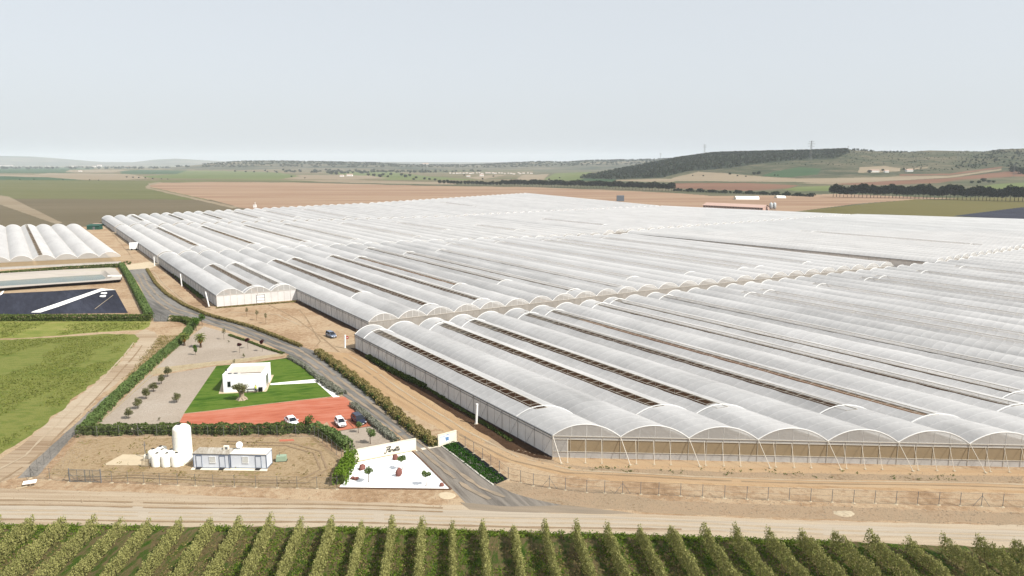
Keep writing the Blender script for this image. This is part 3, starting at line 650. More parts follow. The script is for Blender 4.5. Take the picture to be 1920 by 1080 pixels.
d.build('door_frame','grey',dd)
FL,FR,BR,BL=(-18.4,304),(244,252),(240,432),(-18.4,494)
greenhouse('third greenhouse block back with thin green-grey vent slots on its left spans',FL,FR,BR,BL,28,openings=fr(FL,FR,BR,BL,28,[(2,323,458),(5,317,449),(8,313,442),(11,307,438),(15,300,420),(19,330,400),(23,300,350)]),front='film',right=True)
FL,FR,BR,BL=(-18.4,502),(240,438),(246,668),(-18.4,604)
greenhouse('rear left greenhouse block bordering the brown and red fields',FL,FR,BR,BL,28,openings=fr(FL,FR,BR,BL,28,[(2,530,600),(5,518,595),(8,512,594),(11,509,600),(14,500,600),(18,480,600)]),front='film',right=True)
FL,FR,BR,BL=(279,69),(455,72),(452,255),(258,255)
greenhouse('far right greenhouse block beyond the cross lane, row of cream arched ends',FL,FR,BR,BL,20,rows=14,openings={9:(.1,.6)},front='film',right=True)
FL,FR,BR,BL=(455,72),(640,60),(536,255),(452,255)
greenhouse('greenhouse spans at the far right margin next to the olive field',FL,FR,BR,BL,20,rows=10,front='film',left=False,right=True)
FL,FR,BR,BL=(245,263),(530,258),(487,440),(243,440)
greenhouse('distant centre right greenhouse block with a dark side wall along the gap',FL,FR,BR,BL,30,rows=10,openings={k:(.2,.6) for k in (3,)},front='film',right=True)
FL,FR,BR,BL=(243,446),(487,446),(558,790),(250,668)
greenhouse('most distant greenhouse block, its roofs ending against the red field',FL,FR,BR,BL,28,rows=16,openings={7:(.4,.7)},front='film',right=True)
FL,FR,BR,BL=(298.4,-88),(372,-88),(372,64),(298.4,64)
greenhouse('right-hand greenhouse block past the narrow service gap',FL,FR,BR,BL,8,rows=14,front='film')
FL,FR,BR,BL=(372,-88),(445,-60),(445,66),(372,64)
greenhouse('outermost greenhouse spans at the right, beyond the service gap block',FL,FR,BR,BL,8,rows=12,front='film',left=False)
FL,FR,BR,BL=(-107.3,327),(-33.7,314.5),(-38.5,520),(-112,556)
GG,pG=greenhouse('separate greenhouse left of the dirt yard with a brown netted front above the pond hedge',FL,FR,BR,BL,8,rows=20,openings={4:(.02,.98)},front='net')
# ---------------------------------------------------------------- vegetation
def crown_pts(n,c,r,rng,clumps=7,gap=.5,flat=1):
    cs=rng.normal(size=(clumps,3)); cs/=np.linalg.norm(cs,axis=1)[:,None]; cs*=rng.uniform(.35,.72,(clumps,1))
    k=rng.integers(0,clumps,n); p=rng.normal(size=(n,3)); p/=np.linalg.norm(p,axis=1)[:,None]; p*=rng.uniform(.35,1,(n,1))**.5*gap
    return (cs[k]+p)*np.array(r)+np.array(c)
def tree(name,label,cat,h,cr,trunk=.12,mat='olive_s',n=500,size=.16,ch=None,clumps=8,group=None,multi=1,bark='bark',gap=.5):
    t=thing(name,(0,0,0),label,cat,group); ch=ch or cr; m=MB(); z0=h-2*ch; rd=random.Random(hash(name)%99+n)
    for k in range(multi):
        a=rd.uniform(0,6.28) ; x,y=(math.cos(a)*.12,math.sin(a)*.12) if multi>1 else (0,0)
        m.bar((x,y,-.05),(x*.6,y*.6,z0+.3*ch),trunk,6,trunk*.65)
        for j in range(5):
            b=rd.uniform(0,6.28); m.bar((x*.6,y*.6,z0+.2*ch),(math.cos(b)*cr*.6,math.sin(b)*cr*.6,z0+ch*rd.uniform(.9,1.5)),trunk*.5,4,trunk*.15)
    m.build('trunk',bark,t)
    c=MB(); c.leaves(crown_pts(n,(0,0,h-ch),(cr,cr,ch),RNG,clumps,gap),size,RNG); c.build('crown',mat,t); return t
def at(x,y): X,Y=g(x,y); return (X,Y,0)
# garden olives on the gravel
ol=tree('olive_tree','','tree',2.45,.95,.08,n=760,ch=.98,size=.12,clumps=13,group='young olive trees on the garden gravel')
pos=[(241.9,785,'young olive nearest the corner hedge, front end of the row on the gravel'),(258.8,766.5,'young olive second from the front of the gravel row'),(274.3,748,'young olive third from the front of the gravel row'),(288,735,'young olive fourth from the front of the gravel row'),(303,720.5,'young olive fifth in the row, near the limestone edging'),(314.8,706.5,'young olive at the back end of the row beside the limestone edging'),(331.7,755,'single young olive standing apart from the row, towards the lawn')]
for i,(x,y,l) in enumerate(pos):
    o=ol if i==0 else copy_tree(ol); place(o,at(x,y),i*1.3,(.85+.07*(i%4),.9+.05*(i%3),.9+.06*(i%3)),l)
# old olive in front of the house
t=thing('olive_tree',(0,0,0),'old gnarled olive with a thick pale trunk on the lawn before the white house','tree')
m=MB(); m.lathe((0,0,0),[(1.05,0),(.62,.35),(.5,.9),(.55,1.3),(.3,1.6)],9); rd=random.Random(4)
for k in range(7): a=k*.9; m.bar((math.cos(a)*.5,math.sin(a)*.5,.45),(math.cos(a)*1.25,math.sin(a)*1.2,-.05),.28,5,.12)
for k in range(9): a=k*.75; m.bar((math.cos(a)*.25,math.sin(a)*.25,1.2),(math.cos(a)*rd.uniform(.8,1.4),math.sin(a)*rd.uniform(.8,1.4),rd.uniform(2.3,3.3)),.16,5,.04)
m.build('trunk','oldbark',t); c=MB(); c.leaves(crown_pts(1100,(0,0,2.95),(1.9,1.8,1.25),RNG,14,.42),.15,RNG); c.build('crown','olive_s',t); place(t,at(453.7,749))
# palms
def palm():
    t=thing('palm_tree',(0,0,0),'','palm','palms beside the hedge'); m=MB(); m.lathe((0,0,0),[(.32,0),(.24,.5),(.22,1.6),(.27,2.3),(.2,2.6)],9); m.build('trunk','bark',t)
    for nm,mt,n,z,el0,el1,L in (('dead_fronds','palmdry',26,2.35,-75,-25,1.3),('fronds','palm',34,2.6,-10,75,1.75)):
        m=MB()
        for k in range(n):
            a=k*2.4; el=R(el0+(el1-el0)*((k*7)%n)/n); d=(math.cos(a),math.sin(a)); P=[]; x=0;zz=z;e=el
            for s in range(6): P.append((d[0]*x,d[1]*x,zz)); x+=L/5*math.cos(e); zz+=L/5*math.sin(e); e-=R(16)
            for s in range(5):
                w=.2*(1-abs(s-2)/4.2); px_,py_=-d[1]*w,d[0]*w; a0,b0=P[s],P[s+1]
                m.quad((a0[0]-px_,a0[1]-py_,a0[2]-.06),a0,b0,(b0[0]-px_,b0[1]-py_,b0[2]-.06)); m.quad(a0,(a0[0]+px_,a0[1]+py_,a0[2]-.06),(b0[0]+px_,b0[1]+py_,b0[2]-.06),b0)
        m.build(nm,mt,t)
    return t
p=palm(); place(p,at(376.6,651.5),0,1.08,'taller palm with orange dead fronds, right one of the pair on the gravel'); place(copy_tree(p),at(346,648),1,.98,'shorter palm with dry fronds, left one of the pair close to the hedge')
o=tree('young_conifer','small bushy green conifer alone on the gravel below the two palms','tree',2.9,.62,.06,'green',420,.13,1.3,9,gap=.45); place(o,at(367,665.8))
o=tree('plum_tree','','tree',3.0,.7,.05,'purple',480,.12,.65,8,'purple-leaved plum trees by the road'); place(o,at(449.8,661.5),0,1,'purple-leaved young tree, left of the three near the road')
place(copy_tree(o),at(465,654),1,(1,1,1.12),'purple-leaved young tree, middle one of the three near the road'); place(copy_tree(o),at(492,659),2,(.95,.95,1.2),'purple-leaved young tree, rightmost of the three, closest to the road')
o=tree('slender_tree','','tree',4.0,.8,.05,'olive_s',170,.12,1.1,7,'thin young trees around the road',gap=.4); place(o,at(420,637),0,.95,'thin sparse young tree on the gravel beside the road bend')
for k,(x,y,s,l) in enumerate([(462.7,594,.85,'bare-looking slender tree, leftmost of three outside the white greenhouse end'),(481.5,601,.95,'slender tree with sparse leaves, middle of three outside the greenhouse end'),(498.8,607,.95,'slender tree, greenest and rightmost of three outside the greenhouse end')]): place(copy_tree(o),at(x,y),k,(s,s,s),l)
o=tree('leafy_tree','','tree',5.0,1.5,.14,'green',620,.22,1.9,9,'green trees at the hedge end'); place(o,at(368,620),0,.92,'dense green tree at the top end of the long hedge'); place(copy_tree(o),at(379,611),1,(.7,.7,.85),'narrower dark green tree right at the road bend, behind the dense one')
o=tree('shrub','','shrub',1.4,.4,.03,'olive_s',90,.1,.6,5,'small garden shrubs'); place(o,at(457,671),0,1,'tiny upright shrub beside the limestone edging'); 
for x,y,s,l in [(439,682,1,'small bare shrub just behind the white house'),(429,643,.7,'low twiggy plant alone in the middle of the upper gravel'),(299,789,.7,'low twiggy plant on the gravel near the back hedge')]: place(copy_tree(o),at(x,y),x,s,l)
o=tree('orange_tree','','tree',2.9,1.0,.08,'hedge',420,.15,.9,8,'round trees in the gravel bay'); place(o,at(694.3,832.5),0,1.05,'round-crowned green tree on the gravel bay behind the long sign wall'); place(copy_tree(o),at(672,812),1,.78,'smaller round tree in front of the dark blue car')
o=tree('round_tree','','tree',2.9,.85,.09,'hedge',480,.13,.8,8,'young trees on the white gravel bed',gap=.42)
for k,(x,y,l) in enumerate([(754,881,'young tree at the centre of the white gravel bed by the red rocks'),(691.5,904.5,'young tree at the left of the white gravel bed'),(799,911,'young tree at the right corner of the white gravel bed')]): place(o if k==0 else copy_tree(o),at(x,y),k*2,1,l)
# rocks
for x,y,r,hh,l in [(741.5,862,.75,.95,'red boulder closest to the long sign wall'),(679,880,.95,.85,'rounded red boulder at the left of the white gravel bed'),(748,893,.75,1.5,'tall upright red boulder in the middle of the white gravel bed'),(667.5,899.5,.65,.5,'low red stone, the larger of a touching pair'),(661,898,.5,.45,'low red stone, the smaller of a touching pair'),(828,912,.5,.65,'small dark red stone by the asphalt edge corner')]:
    m=MB(); X,Y,_=at(x,y); m.blob((X,Y,hh*.42),(r*.62,r*.6,hh*.58),int(x)); o=m.build('boulder','rock',smooth=True); tag(o,l,'boulder','red boulders on the white gravel')
def hedge(name,pts,w,h,mat,per,size,label,cat='hedge',group=None,world=False,top=.35,wav=.15,kind=None):
    P=pts if world else [g(*p) for p in pts]; out=[]
    for a,b in zip(P,P[1:]):
        L=math.dist(a,b); n=int(L*per); t=RNG.uniform(0,1,n); sx=RNG.uniform(-1,1,n); sz=RNG.uniform(0,1,n)
        k=RNG.uniform(0,1,n); side=k<.45; sx=np.where(side,np.sign(sx)*RNG.uniform(.8,1,n),sx); sz=np.where((~side)&(k<.9),RNG.uniform(.8,1.02,n),sz)
        l=t*L; lump=1+wav*np.sin(l*1.9+a[0])+wav*np.sin(l*.83+2)+wav*.7*np.sin(l*4.1)
        sh=1-.35*np.clip((sz-.55)/.45,0,1)**2
        ux,uy=(b[0]-a[0])/L,(b[1]-a[1])/L
        x=a[0]+ux*l-uy*sx*w/2*sh*lump; y=a[1]+uy*l+ux*sx*w/2*sh*lump; out.append(np.stack([x,y,sz*h*(.85+.15*lump)],1))
    m=MB(); m.leaves(np.concatenate(out),size,RNG,.2); o=m.build(name,mat)
    # woody inside so that the hedge is not see-through
    c=MB()
    for a,b in zip(P,P[1:]):
        L=math.dist(a,b); c.box(((a[0]+b[0])/2,(a[1]+b[1])/2,0),(max(L-1.4,L*.6),w*.42,h*.55),math.atan2(b[1]-a[1],b[0]-a[0]),(1,.6))
    q=c.build('twigs','hedge_dk',o)
    if kind: o['kind']=kind
    else: tag(o,label,cat,group)
    return o
hedge('hedge',[(155,815),(215,752),(290,682),(345,636),(366,607)],2.1,1.7,'hedge',150,.22,'long green hedge along the left side of the gravel garden',wav=.12)
hedge('hedge',[(150,814),(250,812),(345,812),(450,812),(588,810)],2.2,1.65,'hedge_dk',170,.24,'dark green hedge along the back of the water-tank compound',wav=.28)
hedge('hedge',[(588,810),(620,822),(655,846)],2.0,1.9,'hedge',150,.23,'hedge turning from the red car park down to the long sign wall',wav=.15)
hedge('hedge',[(636,912),(645,893),(660,866)],2.2,2.3,'hedge_br',210,.2,'bright green clipped hedge between the wire fence and the white gravel bed',wav=.1)
o=tree('tall_bush','blurry tall bush rising from the hedge beside the white saloon car','bush',3.1,1.0,.1,'hedge_dk',420,.17,1.3,8); place(o,at(580,808))
hedge('hedge',[(-80,601),(0,601),(150,601),(286,601)],2.6,1.9,'hedge_dk',90,.32,'clipped hedge between the dark liner pond and the meadow',wav=.04)
hedge('hedge',[(281,597),(262,560),(243,524),(228,500)],2.6,2.1,'hedge',90,.32,'clipped hedge between the ponds and the asphalt road',wav=.04)
hedge('hedge',[(226,501),(120,507),(0,517),(-80,523)],2.6,1.8,'hedge_dk',80,.34,'clipped hedge along the front of the separate left greenhouse',wav=.04)
hedge('hedge',[(320,601),(345,603),(364,611)],2.4,1.6,'hedge_dk',120,.26,'short dark hedge beside the wire gate')
hedge('low_hedge',[(276,506),(292,532),(312,552),(345,573),(390,592),(470,614),(530,637),(565,651)],1.1,.8,'tussock',90,.22,'low brown-green hedge lining the far side of the curving road')
hedge('low_hedge',[(596,662),(640,694),(700,740),(760,795),(818,838)],2.0,1.2,'tussock',170,.2,'untidy grassy strip of shrubs between the road and the dirt track',wav=.3)
hedge('low_hedge',[(604,668),(650,705),(710,752),(770,806),(816,838)],1.2,1.0,'hedge_dk',110,.2,'darker shrubs along the kerb under the untidy grassy strip',wav=.3)
hedge('low_hedge',[(430,629),(470,643),(505,656),(532,664)],.8,.45,'hedge_dk',90,.16,'thin dark planting along the near edge of the upper road')
hedge('low_hedge',[(541,671),(570,687),(598,711)],1.2,.7,'lav',110,.19,'grey-green shrubs along the upper lawn edge')
hedge('low_hedge',[(599,713),(622,728),(643,741)],1.9,.9,'lav',150,.19,'silvery shrubs between the paved path and the road')
hedge('low_hedge',[(661,760),(700,794),(744,830)],1.5,.8,'lav',150,.19,'silvery shrubs beside the red car park down to the sign wall')
hedge('low_hedge',[(690,671),(740,700),(800,728)],1.2,.9,'hedge_dk',90,.24,'dark shrubs at the foot of the long greenhouse side wall')
hedge('low_hedge',[(800,728),(880,778),(960,828)],.7,.35,'hedge_dk',50,.2,'sparse weeds at the foot of the long greenhouse side wall',wav=.3)
hedge('low_hedge',[(309,497),(345,530),(380,560)],1.6,.5,'hedge_dk',50,.28,'weedy strip beside the three-span greenhouse wing',wav=.3)
hedge('low_hedge',[(405,578),(480,572),(555,566)],1.0,.35,'tussock',40,.25,'thin grass at the foot of the white greenhouse end wall',wav=.3)
# planting on the dark bed
m=MB(); pts=[]
for k in range(520):
    t=RNG.uniform(0,1); s=RNG.uniform(0,1)**1.4*.72; a=lerp(g(832,838),g(926,908),t); b=lerp(g(857,827),g(952,897),t); c_=lerp(a,b,s)
    pts+= [(c_[0]+RNG.normal()*.18,c_[1]+RNG.normal()*.18,.02+RNG.uniform(0,.3)) for _ in range(8)]
m.leaves(pts,.14,RNG,.3); m.build('ground_cover','ivy',kind='stuff')
m=MB(); pts=[]
for k in range(260):
    t=RNG.uniform(0,1); s=RNG.uniform(0,1)*.5; a=lerp(g(832,838),g(926,908),t); b=lerp(g(857,827),g(952,897),t); c_=lerp(a,b,s)
    pts+= [(c_[0]+RNG.normal()*.15,c_[1]+RNG.normal()*.15,.02+RNG.uniform(0,.22)) for _ in range(5)]
m.leaves(pts,.1,RNG,.3); m.build('ground_cover','lav',kind='stuff')
def scatter(name,poly,n,per,mat,size,hh,spread,world=False,kind='stuff'):
    P=[g(*p) for p in poly] if not world else poly; xs=[p[0] for p in P]; ys=[p[1] for p in P]; X=RNG.uniform(min(xs),max(xs),n*6); Y=RNG.uniform(min(ys),max(ys),n*6)
    ok=inpoly(X,Y,P); X=X[ok][:n]; Y=Y[ok][:n]; k=len(X)
    D=vnoise(X/6,Y/9,len(poly)); keep=D>-.25; X=X[keep];Y=Y[keep];k=len(X)
    px_=np.repeat(X,per)+RNG.normal(size=k*per)*spread; py_=np.repeat(Y,per)+RNG.normal(size=k*per)*spread; pz=RNG.uniform(0,hh,k*per)+.01
    m=MB(); m.leaves(np.stack([px_,py_,pz],1),size,RNG,.2); m.build(name,mat,kind=kind)
# orchard ground growth
scatter('grass',[(-60,986),(640,991),(1300,1008),(1700,1023),(1960,1031),(1960,1100),(-60,1100)],7000,5,'grassblade',.13,.22,.2)
scatter('grass',[(-60,984),(640,989),(1300,1006),(1600,1016),(1600,1026),(1300,1016),(640,999),(-60,994)],1500,8,'grassblade',.14,.3,.22)
scatter('dry_grass',[(-60,1000),(1960,1050),(1960,1110),(-60,1110)],4000,4,'tussock',.12,.18,.25)
scatter('weeds',[(85,893),(150,822),(590,820),(636,862),(628,915),(300,903)],200,5,'tussock',.16,.2,.3)
scatter('weeds',[(300,630),(345,630),(290,680),(190,775),(165,790),(180,760),(240,705)],600,6,'tussock',.18,.3,.35)
scatter('weeds',[(1040,872),(1920,892),(1920,905),(1100,885)],60,9,'hedge_dk',.13,.2,.2)
scatter('meadow_grass',[(0,640),(240,628),(215,680),(120,755),(0,848)],4200,3,'meadowblade',.2,.25,.5)
scatter('meadow_grass',[(0,606),(280,606),(260,618),(0,634)],1200,3,'meadowblade',.24,.25,.5)
m=MB()
for poly,n,r in (([(900,905),(1920,962),(1920,988),(1080,950)],900,.13),([(930,850),(1100,888),(1920,908),(1920,890),(1100,870),(960,840)],700,.12),([(20,900),(600,915),(850,930),(850,950),(0,945)],350,.12),([(80,880),(150,822),(200,822),(110,890)],260,.14),([(700,690),(890,800),(930,850),(800,760)],350,.1)):
    P=[g(*p) for p in poly]; xs=[p[0] for p in P]; ys=[p[1] for p in P]; k=0
    while k<n:
        x,y=RNG.uniform(min(xs),max(xs)),RNG.uniform(min(ys),max(ys))
        if inpoly(np.array([x]),np.array([y]),P)[0]: s=r*RNG.uniform(.3,1.1); m.blob((x,y,s*.2),(s,s*.8,s*.5),k,5,3,.25); k+=1
m.build('stones','pebble',kind='stuff')
# olive rows of the orchard, running towards the camera
dr=np.array((-.089,.996)); protos=[]
def olive_row(seed):
    rng=np.random.default_rng(seed); r=thing('olive_hedgerow',(0,0,0),'clipped row of young olives running towards the camera at the bottom','olive row','olive rows of the orchard')
    L=34.0; n=12500; l=rng.uniform(0,L,n)**1.0; lump=1+.24*np.sin(l*4.2+seed)+.14*np.sin(l*2.3)+.12*np.sin(l*7.7); sz=rng.uniform(0,1,n)**.85; a=rng.uniform(0,6.28,n); rr=rng.uniform(.45,1,n)**.5
    w=(.72*(1-.78*sz**1.5))*lump*(.55+.9*np.minimum(1,sz*3))
    x=np.cos(a)*rr*w+.12*np.sin(l*1.3+seed); y=-l+np.sin(a)*.2; z=.25+sz*(2.25+.32*np.sin(l*4.2+seed)+.22*np.sin(l*1.1+seed))
    m=MB(); m.leaves(np.stack([x,y,z],1),.125,rng)
    # loose shoots on top
    k=int(L*9); ls=rng.uniform(0,L,k); P=[]
    for q in ls:
        x0,h0=rng.normal()*.22,2.0; P+=[(x0+rng.normal()*.05,-q+rng.normal()*.05,h0+j*.16) for j in range(int(rng.integers(2,6)))]
    m.leaves(P,.11,rng); m.build('foliage','olive',r)
    for j in range(9): t=MB(); t.bar((rng.normal()*.05,-.3-j*1.4,-.05),(rng.normal()*.1,-.3-j*1.4,1.4),.05,5,.03); t.build('trunk','bark',r)
    return r
protos=[olive_row(k) for k in range(5)]
tops=[-118,-56,3,65,125,181,230,281,341,399,451,510,566,624,680,736,791,848,905,963,1020,1078,1136,1197,1255,1316,1373,1436,1498,1559,1624,1697,1762,1827,1896,1965,2030]
hts=[1,1,.95,1,1,.95,.8,.8,.9,.95,.9,1.05,.9,1,.85,1,.95,.85,1,.8,1,1.0,.95,.92,1,1,1.05,.95,1,1.05,1,.75,.95,1.05,.95,1,1]
for k,(x,hk) in enumerate(zip(tops,hts)):
    yb=np.interp(x,[0,640,1300,1700,1920],[1000,1001,1018,1034,1042]); X,Y=g(x,yb)
    o=protos[k] if k<5 else copy_tree(protos[k%5]); ang=math.atan2(dr[1],dr[0])-math.pi/2
    place(o,(X,Y,0),ang,(.68+.07*math.sin(k*2.1),1,hk*1.1),'clipped row of young olives running towards the camera at the bottom')
# ---------------------------------------------------------------- house
hx,hy=g(419.4,736); hr=R(8); 
def loc2(o,r,x,y): return (o[0]+x*math.cos(r)-y*math.sin(r), o[1]+x*math.sin(r)+y*math.cos(r))
hs=thing('house',(hx,hy,0),'small white cube-shaped flat-roofed house with a parapet on the lawn','house')
def hb(m,x0,x1,y0,y1,z0,z1): c=loc2((hx,hy),hr,(x0+x1)/2,(y0+y1)/2); m.box((c[0],c[1],z0),(x1-x0,y1-y0,z1-z0),hr); return m
Wd,Dp,Hh=8.5,8.9,4.0
m=MB(); hb(m,0,Wd,0,.25,0,Hh); hb(m,0,Wd,Dp-.25,Dp,0,Hh); hb(m,0,.25,.25,Dp-.25,0,Hh); hb(m,Wd-.25,Wd,.25,Dp-.25,0,Hh); wl=m.build('wall','render',hs)
m=MB(); hb(m,.25,Wd-.25,.25,Dp-.25,3.3,3.45); m.build('roof','roofgrit',hs)
m=MB(); hb(m,-.04,Wd+.04,-.04,.3,Hh,Hh+.06); hb(m,-.04,Wd+.04,Dp-.3,Dp+.04,Hh,Hh+.06); hb(m,-.04,.3,.3,Dp-.3,Hh,Hh+.06); hb(m,Wd-.3,Wd+.04,.3,Dp-.3,Hh,Hh+.06); m.build('parapet_cap','whitemetal',hs)
m=MB(); hb(m,1.0,1.55,-.03,.05,1.3,2.4); w_=m.build('window','glass',hs); m=MB(); hb(m,.93,1.62,-.06,-.0,1.22,1.3); hb(m,.93,1.62,-.06,0,2.4,2.48); hb(m,.93,1.0,-.06,0,1.3,2.4); hb(m,1.55,1.62,-.06,0,1.3,2.4); m.build('frame','grey',w_)
m=MB(); hb(m,Wd-.05,Wd+.03,3,5.6,.05,2.5); w_=m.build('door','glass',hs); m=MB(); hb(m,Wd,Wd+.07,2.9,3,.0,2.6); hb(m,Wd,Wd+.07,5.6,5.7,.0,2.6); hb(m,Wd,Wd+.07,4.27,4.33,.0,2.5); m.build('frame','whitemetal',w_)
for k,x in enumerate((1.3,2.6)):
    m=MB(); hb(m,x-.4,x+.4,.7,1.1,3.45,4.15); u=m.build('air_conditioner','grey',hs); m=MB(); c=loc2((hx,hy),hr,x,.68); n_=(math.sin(hr),-math.cos(hr)); m.bar((c[0],c[1],3.85),(c[0]+n_[0]*.06,c[1]+n_[1]*.06,3.85),.26,12); m.build('fan','darkmetal',u)
m=MB(); c=loc2((hx,hy),hr,.6,1.0); m.bar((c[0],c[1],3.45),(c[0],c[1],5.0),.05,6); m.box((c[0],c[1],4.7),(.35,.35,.3)); m.build('flue','darkmetal',hs)
m=MB(); hb(m,3.2,7.6,1.6,2.0,3.45,3.55); hb(m,3.2,7.6,2.6,2.9,3.45,3.52); m.build('roof_batten','bark',hs)
# furniture and two people by the wall
X,Y=loc2((hx,hy),hr,6.0,-.75)
t=thing('table',(X,Y,0),'dark garden table against the white house wall between two people','table'); m=MB(); m.box((X,Y,.7),(1.7,.75,.06),hr); m.build('tabletop','darkmetal',t)
for a,b in ((-.7,-.3),(.7,-.3),(.7,.3),(-.7,.3)): p=loc2((X,Y),hr,a,b); m=MB(); m.box((p[0],p[1],0),(.07,.07,.7)); m.build('leg','darkmetal',t)
for k,l in ((7.75,'dark upright bin beside the right corner of the white house, left of two'),(8.2,'dark upright bin nearest the right corner of the white house')):
    p=loc2((hx,hy),hr,k,-.5); t=thing('bin',(p[0],p[1],0),l,'bin','bins at the house wall'); m=MB(); m.box((p[0],p[1],.05),(.36,.42,.9),hr,(1.1,1.1)); m.build('body','black',t); m=MB(); m.box((p[0],p[1],.95),(.42,.5,.06),hr,(.8,.8)); m.build('lid','darkmetal',t)
def person(label,p,rz,bend=.0,arm=.3):
    J={'pel':(0,0,.95),'wa':(0,.03,1.12),'ch':(0,bend*.5,1.38),'nk':(0,bend*.8,1.5),'hd':(0,bend,1.6),'ht':(0,bend*1.05,1.74)}
    E=[('pel','wa'),('wa','ch'),('ch','nk'),('nk','hd'),('hd','ht')]; r={'pel':.15,'wa':.14,'ch':.16,'nk':.06,'hd':.095,'ht':.075}
    for s,n in ((-1,'l'),(1,'r')):
        for k,q,rr in (('hip',(s*.1,0,.88),.1),('kn',(s*.12,.02*s,.48),.065),('an',(s*.13,-.03*s,.09),.045),('to',(s*.14,.14,.04),.04),('sh',(s*.19,bend*.5,1.42),.06),('el',(s*.27,arm*.25,1.14),.045),('wr',(s*.22,arm*.9,1.02),.033),('ha',(s*.2,arm*1.15,.98),.04)): J[k+n]=q; r[k+n]=rr
        E+=[('pel','hip'+n),('hip'+n,'kn'+n),('kn'+n,'an'+n),('an'+n,'to'+n),('ch','sh'+n),('sh'+n,'el'+n),('el'+n,'wr'+n),('wr'+n,'ha'+n)]
    K=list(J); me=bpy.data.meshes.new('body'); me.from_pydata([J[k] for k in K],[(K.index(a),K.index(b)) for a,b in E],[])
    ROOTn=thing('person',(0,0,0),label,'person'); o=bpy.data.objects.new('body',me); C.objects.link(o); o.parent=ROOTn
    o.modifiers.new('skin','SKIN'); o.modifiers.new('sub','SUBSURF').levels=1
    if not me.skin_vertices: pass
    for k,sv in zip(K,me.skin_vertices[0].data): sv.radius=(r[k],r[k]); sv.use_root=(k=='pel')
    me.materials.append(M['skin'])
    v=MB(); v.lathe((0,bend*.25,.9),[(.19,0),(.2,.1),(.21,.35),(.22,.5),(.12,.62)],10); v.build('vest','hivis',ROOTn,smooth=True)
    v=MB(); v.lathe((0,0,.5),[(.13,.0),(.2,.32),(.19,.45)],10)
    for s in (-1,1): v.bar((s*.13,0,.06),(s*.1,0,.9),.075,8,.115)
    v.build('trousers','navy',ROOTn,smooth=True)
    v=MB(); v.blob((0,bend*1.05-.015,1.7),(.095,.105,.075),2,8,5,.05); v.build('hair','black',ROOTn,smooth=True)
    v=MB(); v.blob((0,bend+.1,1.63),(.015,.025,.03),1,5,3,0); 
    for s in (-1,1): v.blob((s*.095,bend,1.64),(.015,.02,.03),1,5,3,0)
    v.build('face','skin',ROOTn)
    return place(ROOTn,(p[0],p[1],.02),rz)
M['skin']=plain('skin',(196,150,124),.6,.6); M['hivis']=plain('hi_vis',(214,232,92),.6,.7,var=.05); M['navy']=plain('navy_cloth',(44,46,60),.8,.5)
person('person in a yellow-green vest standing at the right end of the garden table',loc2((hx,hy),hr,7.1,-1.05),hr+R(60),.05)
person('person in a yellow-green vest half hidden behind the old olive crown',loc2((hx,hy),hr,4.6,-.8),hr-R(70),.1)
# ---------------------------------------------------------------- portable cabins, tanks
cr=math.atan2(g(501,879)[1]-g(363,876)[1],g(501,879)[0]-g(363,876)[0])
for k,(p0,label) in enumerate(((g(363,877),'left portable cabin with a stained ridged roof, two doors and a barred window'),(g(432.6,877.6),'right portable cabin with a clean ridged roof, one door and a barred window'))):
    L,D,Hc=6.15,2.45,2.5; t=thing('portable_cabin',(p0[0],p0[1],0),label,'cabin','portable cabins in the compound')
    def B(m,x0,x1,y0,y1,z0,z1,p0=p0): c=loc2(p0,cr,(x0+x1)/2,(y0+y1)/2); m.box((c[0],c[1],z0),(x1-x0,y1-y0,z1-z0),cr); return m
    m=MB(); B(m,.03,L-.03,.03,D-.03,.12,Hc-.1); m.build('body','cabin',t)
    m=MB()
    for x in (0,L-.12):
        for y in (0,D-.12): B(m,x,x+.12,y,y+.12,.1,Hc-.08)
    B(m,0,L,-.02,.1,.0,.12); B(m,0,L,D-.1,D+.02,0,.12); B(m,-.01,L+.01,-.04,.06,Hc-.16,Hc-.02); B(m,L-.08,L+.03,0,D,Hc-.16,Hc-.02); B(m,L-.08,L+.03,0,D,0,.12); m.build('frame','bluegrey',t)
    m=MB(); n=22
    for j in range(n): B(m,L*j/n+.04,L*(j+1)/n-.04,-.08,D+.08,Hc-.02,Hc+.09)
    B(m,-.02,L+.02,-.06,D+.06,Hc-.04,Hc+.03); m.build('roof','roofstain' if k==0 else 'roofclean',t)
    for x in ((.6,4.55) if k==0 else (4.35,)):
        m=MB(); B(m,x,x+.85,-.03,.05,.16,2.1); d=m.build('door','cabin',t); m=MB(); B(m,x-.07,x,-.05,.04,.12,2.25); B(m,x+.85,x+.92,-.05,.04,.12,2.25); B(m,x,x+.85,-.05,.04,2.1,2.25); m.build('door_frame','bluegrey',d); m=MB(); B(m,x+.05,x+.8,-.75,-.06,0.02,.2); m.build('step','darkmetal',t)
    m=MB(); x=2.85 if k==0 else 2.1; B(m,x,x+1.0,-.02,.05,1.0,2.0); w_=m.build('window','pane',t); m=MB()
    for j in range(6): B(m,x+j*.19,x+j*.19+.05,-.07,-.02,.95,2.05)
    B(m,x-.05,x+1.05,-.08,-.02,.93,.98); B(m,x-.05,x+1.05,-.08,-.02,2.02,2.07); m.build('window_bars','whitemetal',w_)
    if k==0: CP0=p0

